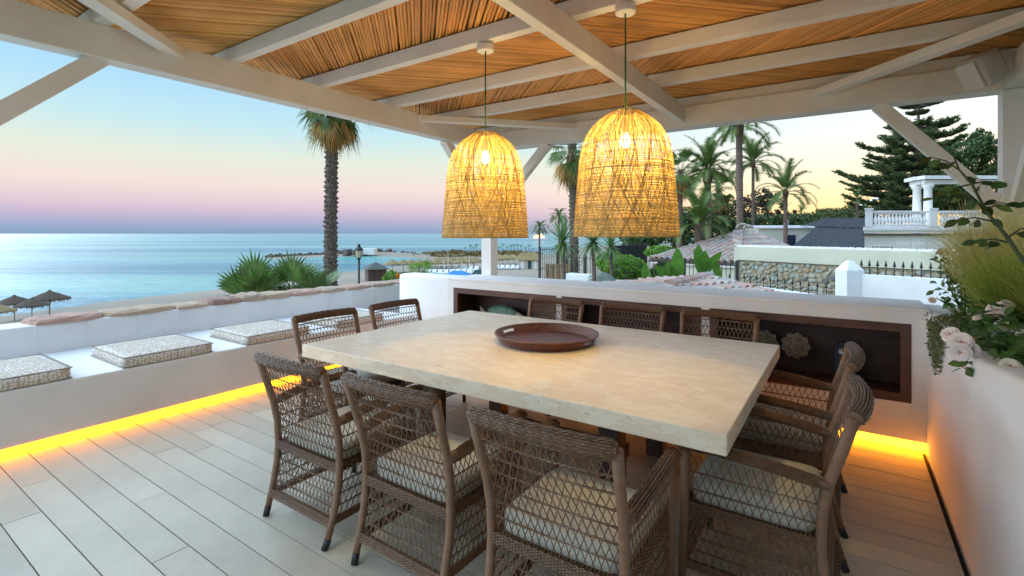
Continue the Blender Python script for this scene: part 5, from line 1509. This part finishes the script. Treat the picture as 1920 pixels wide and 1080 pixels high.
# loungers below them: one low pale frame each
mb = MB(); mb.box(-.35, .35, -1, .6, .28, .36); mb.bar((0, .6, .32), (0, 1.05, .75), .7, .06)
for x in (-.3, .3):
    for y in (-.9, .5): mb.box(x - .03, x + .03, y - .03, y + .03, 0, .28)
lm = mb.mesh('lounger', mat('lounger_white', (.72, .74, .78), rough=.6))
for i, (px, py) in enumerate([(px, 515) for px in range(800, 892, 11)] + [(px, 508) for px in range(803, 892, 11)] + [(px, 505) for px in range(930, 980, 10)]):
    p = atz(px, py, -5.9); o = inst('beach_lounger', lm, None, (p.x, p.y, -5.95), (0, 0, .4), 1.2)
    tag(o, '%s white lounger from the left in the %s row on the far beach' % ((ORD[i], 'nearer') if i < 9 else (ORD[i - 9], 'farther') if i < 18 else (ORD[i - 18], 'right hand')), 'lounger', 'white loungers on the far beach')
# masts on the beach
for i, (px, h_) in enumerate(((832, 2.9), (840, 4.2), (852, 2.6), (866, 2.6), (880, 3.6))):
    p = atz(px, 517, -5.95); mb = MB(); mb.tube([(0, 0, -.3), (0, 0, h_)], .05, 6); o = mb.build('white_mast', M_white); o.location = (p.x, p.y, -5.95)
    tag(o, '%s thin white mast from the left, on the beach before the pergola post' % ORD[i], 'mast', 'white masts on the beach')
# canopies
def canopy_(px, py, d, wd, h_, m, lb):
    p = at(px, py, d); t = thing('canvas_canopy', lb, 'canopy', (p.x, p.y, -5.9), YAW)
    z = p.z + 5.9; mb = MB(); mb.add([(-wd, -wd, z - h_), (wd, -wd, z - h_), (wd, wd, z - h_), (-wd, wd, z - h_), (-wd * .4, 0, z), (wd * .4, 0, z)], [(0, 1, 5, 4), (1, 2, 5), (2, 3, 4, 5), (3, 0, 4)]); mb.build('canvas', m, t)
    mb = MB(); 
    for sx in (-1, 1):
        for sy in (-1, 1): mb.box(sx * wd * .95 - .04, sx * wd * .95 + .04, sy * wd * .95 - .04, sy * wd * .95 + .04, 0, z - h_)
    mb.build('poles', M_pole, t)
canopy_(858, 507.5, 34, .95, .34, M_blue, 'bright blue canvas canopy just above the cabinet wall')
canopy_(820, 512, 34, .42, .12, M_blue, 'small strip of blue canopy left of the bigger blue one')
canopy_(896, 506, 36, .6, .5, M_green, 'dark green canopy tucked against the pergola post')
# beach bar hut
p = atz(990, 504, -5.9); t = thing('beach_hut', 'thatched beach hut with white doors right of the pergola post', 'hut', (p.x, p.y, -5.95), YAW)
mb = MB(); mb.box(-2.0, 2.4, -1, 2, -.2, 2.1); mb.build('wall', M_pole, t)
mb = MB(); mb.add([(-2.8, -1.6, 2.0), (3.0, -1.6, 2.0), (3.0, 2.5, 2.0), (-2.8, 2.5, 2.0), (-1.3, .4, 3.5), (1.6, .4, 3.5)], [(0, 1, 5, 4), (1, 2, 5), (2, 3, 4, 5), (3, 0, 4), (0, 3, 2, 1)]); mb.build('roof', M_thatchgold, t)
for x, m in ((-1.2, M_white), (.3, M_green), (1.5, M_white)):
    mb = MB(); mb.box(x - .35, x + .35, -1.06, -1.001, 0, 1.8); mb.build('door', m, t)
# pink-brown boulders of the breakwater
rr = random.Random(9)
rkm = []
for k_ in range(6):
    V, fs = rough_slab(2.2, 1.8, 1.3, 500 + k_, .3); mb = MB(); mb.add(V, fs); rkm.append(mb.mesh('boulder', M_rock))
bw = thing('breakwater', 'long low breakwater of dark boulders reaching out into the sea', 'breakwater', tuple(atz(560, 481, ZS)))
bk = MB()
def scatter(px0, py0, px1, py1, n_, jit, sz, parts):
    a, b = atz(px0, py0, ZS), atz(px1, py1, ZS)
    for i in range(n_):
        q = a.lerp(b, rr.random()) + Vector((rr.uniform(-jit, jit), rr.uniform(-jit, jit), 0)); s = sz * rr.uniform(.6, 1.3)
        o = inst('boulder', rr.choice(rkm), None, (q.x, q.y, ZS - .2 + rr.uniform(0, .9) * s), (rr.uniform(-.3, .3), rr.uniform(-.3, .3), rr.uniform(0, 6)), s); child_world(o, bw)
scatter(498, 483.5, 640, 478.5, 150, 2.0, .62, True)
scatter(640, 478, 705, 475.5, 90, 5, .9, True)
scatter(705, 474, 870, 479, 58, 3, .6, True)
# white tent on the breakwater
p = atz(692, 474.5, -5.6); mb = MB(); mb.box(-2.4, 2.4, -2, 2, -.5, 1.7); o = mb.build('white_pavilion', M_white); o.location = (p.x, p.y, -5.6); o.rotation_euler = (0, 0, YAW)
tag(o, 'small white pavilion on the breakwater beside the street lamp', 'pavilion')
p = atz(655, 474, -5.6); mb = MB()
for k_ in range(9):
    V, fs = rough_slab(4, 3, rr.uniform(1, 2.4), 700 + k_, .4); x_, y_ = rr.uniform(-7, 7), rr.uniform(-4, 4); mb.add([(a + x_, b + y_, c) for a, b, c in V], fs)
o = mb.build('rock_mound', M_rock); o.location = (p.x, p.y, -6.3); tag(o, 'dark rocky mound on the breakwater just right of the palm trunk', 'rocks')
# little trees on the far spit
mb = MB(); mb.tube([(0, 0, 0), (0, 0, 1)], .03, 5)
for i in range(16):
    a = i * .39; e = .25 if i % 2 else -.12
    mb.add([(0, 0, 1), (.16 * math.cos(a), .16 * math.sin(a), 1.04 + e * .5), (.30 * math.cos(a + .1), .30 * math.sin(a + .1), .92 + e * .6), (.16 * math.cos(a + .3), .16 * math.sin(a + .3), 1.0 + e * .4)], [(0, 1, 2, 3)])
tm = mb.mesh('tiny_palm', M_leafdk)
for i, px in enumerate((872, 882, 888, 893, 929, 936, 943, 951, 958, 964, 970, 977, 985, 992, 999)):
    p = atz(px, 476.5 - rr.random() * 2, -6); o = inst('distant_palm', tm, None, (p.x, p.y, -6.2), (0, 0, px), rr.uniform(2, 3.6))
    tag(o, '%s tiny dark palm from the left on the far sand spit' % ORD[i], 'palm', 'distant palms on the sand spit')
# scrub on the spit and the boat
P4 = []
for i in range(40):
    px = rr.uniform(815, 1003); q = atz(px, 477 + rr.random() * 4, -6.1); P4.append(((q.x, q.y, -5.7), (rr.uniform(3, 8), rr.uniform(3, 8), rr.uniform(.5, 1.2))))
tag(quads_obj('scrub', leaf_cloud(P4, 9000, .45, 5, clumps=160, sub=.8), mat('scrub_leaf', (.16, .12, .05), (.24, .18, .07), 1, .9, rand=.3)), 'brown and ochre scrub covering the far sand spit', 'scrub', kind='stuff')
p = atz(1012, 450.5, ZS); t = thing('boat', 'small lit boat on the horizon behind the slim drooping palm', 'boat', (p.x, p.y, ZS), YAW)
mb = MB(); mb.add([(-12, -2, 2.2), (12, -2, 3), (14, 0, 3.2), (12, 2, 3), (-12, 2, 2.2), (-11, -1.5, 0), (10, -1.5, 0), (10, 1.5, 0), (-11, 1.5, 0)], [(0, 1, 6, 5), (1, 2, 6), (2, 3, 7, 6), (3, 4, 8, 7), (4, 0, 5, 8), (0, 4, 3, 2, 1)]); mb.build('hull', M_white, t)
mb = MB(); mb.box(-8, 6, -1.6, 1.6, 2.4, 5.4); mb.box(-5, 3, -1.4, 1.4, 5.4, 7.6); mb.build('cabin', mat('boat_lights', (.9, .5, .3), emit=(1, .5, .28), estr=.9), t)

# ================================================================== PLANTS IN THE PLANTER
# tall dry grass
def grass(cx, cyy, n, h0, h1, spread, seed, m, lean=(0, 0), bz=.93, wd=.0035):
    rs = np.random.RandomState(seed); out = []
    for _ in range(n):
        a = rs.uniform(0, 6.283); r_ = spread * .35 * math.sqrt(rs.rand()); b = np.array([cx + r_ * math.cos(a), cyy + r_ * math.sin(a), bz])
        H_ = rs.uniform(h0, h1); d = np.array([math.cos(a), math.sin(a)]) * spread * rs.uniform(.2, 1.0) + np.array(lean) + rs.randn(2) * .05
        s_ = np.array([-math.sin(a + 1), math.cos(a + 1), 0]) * wd * rs.uniform(.6, 1.3)
        pr = None
        for k_ in range(5):
            t_ = k_ / 4; p_ = b + np.array([d[0] * t_ ** 2, d[1] * t_ ** 2, H_ * (t_ - .22 * t_ ** 3 * np.linalg.norm(d) / .3)]); w_ = s_ * (1 - t_ * .85)
            if pr is not None: out += [pr[0] - pr[1], pr[0] + pr[1], p_ + w_, p_ - w_]
            pr = (p_, w_)
    return np.array(out)
M_grassG = mat('green_grass', (.36, .48, .09), (.50, .54, .13), 3, .6, 0, rand=.35, trans=.35)
gp = [(.82, 4.50, 1500, .55, .95, .34, 1, 'Y'), (1.05, 4.2, 1500, .5, .92, .36, 2, 'Y'), (1.0, 4.75, 1300, .6, 1.0, .30, 5, 'Y'), (.98, 3.85, 1800, .35, .66, .34, 3, 'G'), (1.15, 3.5, 1500, .35, .66, .36, 4, 'G'), (.80, 4.0, 1300, .3, .6, .26, 6, 'G'), (1.2, 4.6, 900, .5, .9, .4, 7, 'Y')]
for i, (x, y, n_, h0, h1, sp_, sd_, k_) in enumerate(gp):
    pass
o = quads_obj('ornamental_grass', np.concatenate([grass(x, y, n_, h0, h1, sp_, sd_, None) for x, y, n_, h0, h1, sp_, sd_, k_ in gp if k_ == 'Y']), M_grassY); tag(o, 'tall golden feathery grass growing in the planter by the right post', 'grass', kind='stuff')
o = quads_obj('green_grass', np.concatenate([grass(x, y, n_, h0, h1, sp_, sd_, None) for x, y, n_, h0, h1, sp_, sd_, k_ in gp if k_ == 'G']), M_grassG); tag(o, 'arching yellow green grass in front of the golden grass in the planter', 'grass', kind='stuff')

# leaf and rose meshes
def leaf_mesh(m, n=5):
    mb = MB(); V = []
    for i in range(n + 1):
        s = i / n; w_ = .30 * math.sin(math.pi * (s * .96 + .02)) ** .8; z = -.18 * s * s
        V += [(s, -w_, z + .10 * w_), (s, 0, z), (s, w_, z + .10 * w_)]
    mb.add(V, [(3 * i + j, 3 * i + j + 1, 3 * i + j + 4, 3 * i + j + 3) for i in range(n) for j in range(2)])
    return mb.mesh('leaf', m, smooth=True)
M_rleaf = mat('rose_leaf', (.075, .17, .035), (.11, .22, .05), 20, .35, .3, 60, rand=.25, trans=.2)
M_rleafb = mat('rose_leaf_olive', (.06, .11, .02), (.045, .09, .02), 20, .4, .3, 60, rand=.25, trans=.3)  # second leaf green, darker and yellower, mixed in along the cane
lfm, lfb = leaf_mesh(M_rleaf), leaf_mesh(M_rleafb)
def rose_mesh(mp, seed):
    rr = random.Random(seed); mb = MB()
    for ring_, (n_, r_, el, w_) in enumerate(((6, 1.0, .18, .50), (6, .88, .38, .44), (6, .70, .62, .36), (5, .48, .95, .26), (4, .28, 1.25, .18))):
        for k_ in range(n_):
            a = 2 * math.pi * k_ / n_ + ring_ * .5 + rr.uniform(-.15, .15); e = el + rr.uniform(-.1, .1)
            ca, sa = math.cos(a), math.sin(a); V = []
            for i in range(4):
                s = i / 3; rr2 = r_ * s * math.cos(e * (1.1 - .35 * s)); z = r_ * s * math.sin(e) * .8 + .05 * ring_ - .10 * s ** 3 * (1.2 - e); ww = w_ * (.25 + .75 * math.sin(math.pi * (.12 + .62 * s)))
                for j in (-1, 0, 1):
                    jj = ww * j; zz = z + .08 * abs(j) * s + rr.uniform(-.015, .015); rx = rr2 - .12 * abs(j) * s
                    V.append((rx * ca - jj * sa, rx * sa + jj * ca, zz))
            mb.add(V, [(3 * i + j, 3 * i + j + 1, 3 * i + j + 4, 3 * i + j + 3) for i in range(3) for j in range(2)])
    return mb.mesh('petals', mp, smooth=True)
RM = [rose_mesh(M_petal, 1), rose_mesh(M_petal, 2), rose_mesh(M_petalW, 3)]
mb = MB(); mb.ball((0, 0, .28), .13, 5, 1.0); HM = mb.mesh('heart', M_petalH)
def rose(parent, p, r, v, tilt, az):
    o = inst('bloom', RM[v], None, p, (tilt, 0, az), r); child_world(o, parent)
    h_ = inst('heart', HM, o)
def look_rot(p):    # direction from the point to the terrace, for blooms that face the table
    return math.atan2(-p.y, -p.x)
def bush(lb, base, leaves, blooms, stems, leaf_size, m_, seed, cat='rose bush', name='rose_bush'):
    t = thing(name, lb, cat, base, 0); rr = random.Random(seed); base = Vector(base)
    for sx in stems:
        mb = MB(); mb.tube([base + Vector((rr.uniform(-.03, .03), rr.uniform(-.03, .03), 0)), base.lerp(Vector(sx), .5) + Vector((rr.uniform(-.03, .03), rr.uniform(-.03, .03), .03)), Vector(sx)], [.007, .005, .003], 6); child_world(mb.build('stem', M_stem, smooth=True), t)
    for (c_, r_, n_) in leaves:
        for i in range(n_):
            d = Vector((rr.gauss(0, 1), rr.gauss(0, 1), rr.gauss(0, 1))).normalized() * r_ * rr.random() ** .4
            o = inst('leaf', m_, None, Vector(c_) + d, (rr.uniform(-.9, .9), rr.uniform(-.7, .9), rr.uniform(0, 6.28)), leaf_size * rr.uniform(.7, 1.2)); child_world(o, t)
    for (p, r_, v, tl, az) in blooms: rose(t, p, r_, v, tl, az)
    return t
face = lambda tilt=1.15: (tilt, YAW + 0.35)
def B(px, py, d, r_, v, tl=1.1, da=.3):
    return (at(px, py, d), r_ * .8, v, tl, -.25 + da)
# near bush with the big blooms hanging over the wall
bush('rose bush with clustered pale pink blooms hanging over the white planter wall', (.78, 3.15, .93),
     [(at(1850, 650, 2.40), .10, 90), (at(1895, 645, 2.25), .12, 90), (at(1840, 625, 2.6), .11, 80), (at(1815, 690, 2.22), .035, 9), (at(1880, 612, 2.55), .13, 90), (at(1912, 668, 2.12), .07, 40), (at(1860, 590, 2.8), .12, 60)],
     [B(1802, 642, 2.25, .062, 0, 1.2, .1), B(1783, 628, 2.32, .052, 1, 1.0, -.3), B(1800, 660, 2.22, .055, 1, 1.6, .2), B(1822, 657, 2.22, .045, 0, 1.5, .6),
      B(1895, 688, 2.0, .048, 2, .95, .1), B(1882, 614, 2.4, .050, 1, 1.0, .2), B(1872, 583, 2.6, .066, 0, 1.0, -.1), B(1840, 598, 2.65, .050, 0, 1.0, -.4), B(1888, 572, 2.7, .045, 2, .8, .3), B(1919, 628, 2.2, .035, 2, 1, .2), B(1830, 644, 2.4, .03, 2, 1, 0)],
     [at(1802, 650, 2.3), at(1882, 622, 2.45), at(1872, 595, 2.62), at(1842, 606, 2.67), at(1895, 690, 2.05), at(1815, 690, 2.25)], .060, lfm, 1)
bush('small leafed rose bush with pale buds where the planter meets the cabinet', (.66, 4.45, .93),
     [(at(1790, 520, 3.4), .13, 60), (at(1815, 500, 3.4), .12, 55), (at(1775, 550, 3.35), .09, 34), (at(1800, 560, 3.3), .12, 50), (at(1765, 478, 3.5), .05, 12), (at(1790, 490, 3.5), .08, 24), (at(1840, 540, 3.3), .14, 50)],
     [B(1748, 563, 3.35, .030, 0, 1.1, .2), B(1768, 473, 3.5, .045, 2, 1, .2), B(1776, 505, 3.5, .038, 1, 1, .2), B(1805, 509, 3.3, .038, 0, 1.0, .2)],
     [at(1768, 478, 3.5), at(1755, 558, 3.37), at(1805, 515, 3.35), at(1790, 480, 3.45), at(1780, 520, 3.4)], .050, lfm, 2)
# long cane across the right post
t = thing('climbing_rose_cane', 'long thorny green cane with single leaves crossing in front of the right post', 'rose cane', (.98, 2.6, .95))
cane = [at(1985, 590, 1.85), at(1925, 498, 1.95), at(1885, 440, 2.0), at(1850, 398, 2.05), at(1822, 345, 2.1), at(1798, 318, 2.15), at(1785, 285, 2.2)]
mb = MB(); mb.tube([Vector((.98, 2.1, .95))] + cane, [.008, .008, .0075, .007, .006, .005, .004, .002], 7); child_world(mb.build('cane', M_stem, smooth=True), t)
side = [((1850, 398), (1790, 350), 2.05), ((1862, 415), (1795, 412), 2.0), ((1842, 385), (1905, 385), 2.05), ((1822, 345), (1868, 345), 2.1), ((1895, 455), (1830, 452), 2.0), ((1822, 345), (1750, 372), 2.12), ((1890, 445), (1935, 425), 1.95), ((1798, 318), (1748, 295), 2.15)]
rr = random.Random(6); li = 0
for (a, b, d) in side:
    A_, B_ = at(*a, d), at(*b, d * 1.02); mb = MB(); mb.tube([A_, A_.lerp(B_, .5) + Vector((0, 0, .012)), B_], [.004, .003, .002], 5); child_world(mb.build('twig', M_stem, smooth=True), t)
    ax = (B_ - A_).normalized(); ya = math.atan2(ax.y, ax.x)
    for k_ in range(3):
        p = A_.lerp(B_, .35 + .32 * k_)
        for s in ((-1, 1) if k_ < 2 else (0,)):
            o = inst('leaf', lfm if li % 3 else lfb, None, p, (rr.uniform(-1.3, -.4), rr.uniform(-.2, .6), ya + s * rr.uniform(.5, 1.0)), rr.uniform(.042, .062)); child_world(o, t); li += 1
for i in range(12):
    f = rr.uniform(1, 5.9); p = cane[int(f)].lerp(cane[int(f) + 1], f - int(f)); o = inst('leaf', lfb if i % 2 else lfm, None, p, (rr.uniform(-1.3, -.3), rr.uniform(-.5, 1.0), rr.uniform(0, 6.28)), rr.uniform(.04, .06)); child_world(o, t)
# trailing plant over the wall edge
rs = np.random.RandomState(4); q = []
def cards(c_, n_, sg, size, clamp=True):
    for _ in range(n_):
        p_ = np.array(c_) + rs.randn(3) * np.array(sg); a = rs.randn(3); a /= np.linalg.norm(a); b = np.cross(a, rs.randn(3)); b /= np.linalg.norm(b); s = size * rs.uniform(.6, 1.3)
        if clamp and p_[0] > .473 and p_[2] < .985: p_[0] = .47 - abs(rs.randn()) * .015
        q.extend([p_ - a * s, p_ + b * s * .6, p_ + a * s, p_ - b * s * .6])
for i in range(60):
    y = 3.72 + .42 * rs.rand(); cards((.53, y, 1.02), 14, (.05, .02, .012), .0085)
for i in range(64):
    y = 3.72 + .40 * rs.rand(); ln = rs.uniform(.04, .34) * (1 - abs(y - 3.9) * 2.2)
    for k_ in range(int(ln / .016)):
        cards((.462 - .02 * rs.rand(), y + .014 * math.sin(k_ * .8 + i), .995 - k_ * .016), 3, (.009, .012, .006), .0095)
for i in range(26): cards((.6 + .35 * rs.rand(), 3.55 + .6 * rs.rand(), .985), 22, (.04, .04, .02), .010)
tag(quads_obj('trailing_plant', np.array(q), mat('trailing_leaf', (.13, .17, .07), (.22, .24, .12), 30, .6, rand=.35, trans=.25)), 'small leafed trailing plant spilling over the planter wall corner', 'plant', kind='stuff')
# low bedding plants covering the soil
q = []
for i in range(60): cards((.78 + .75 * rs.rand(), -.9 + 5.6 * rs.rand(), .97), 60, (.06, .08, .03), .018, False)
tag(quads_obj('bedding_plants', np.array(q), M_leaf), 'low dark green bedding plants covering the soil of the planter', 'plants', kind='stuff')
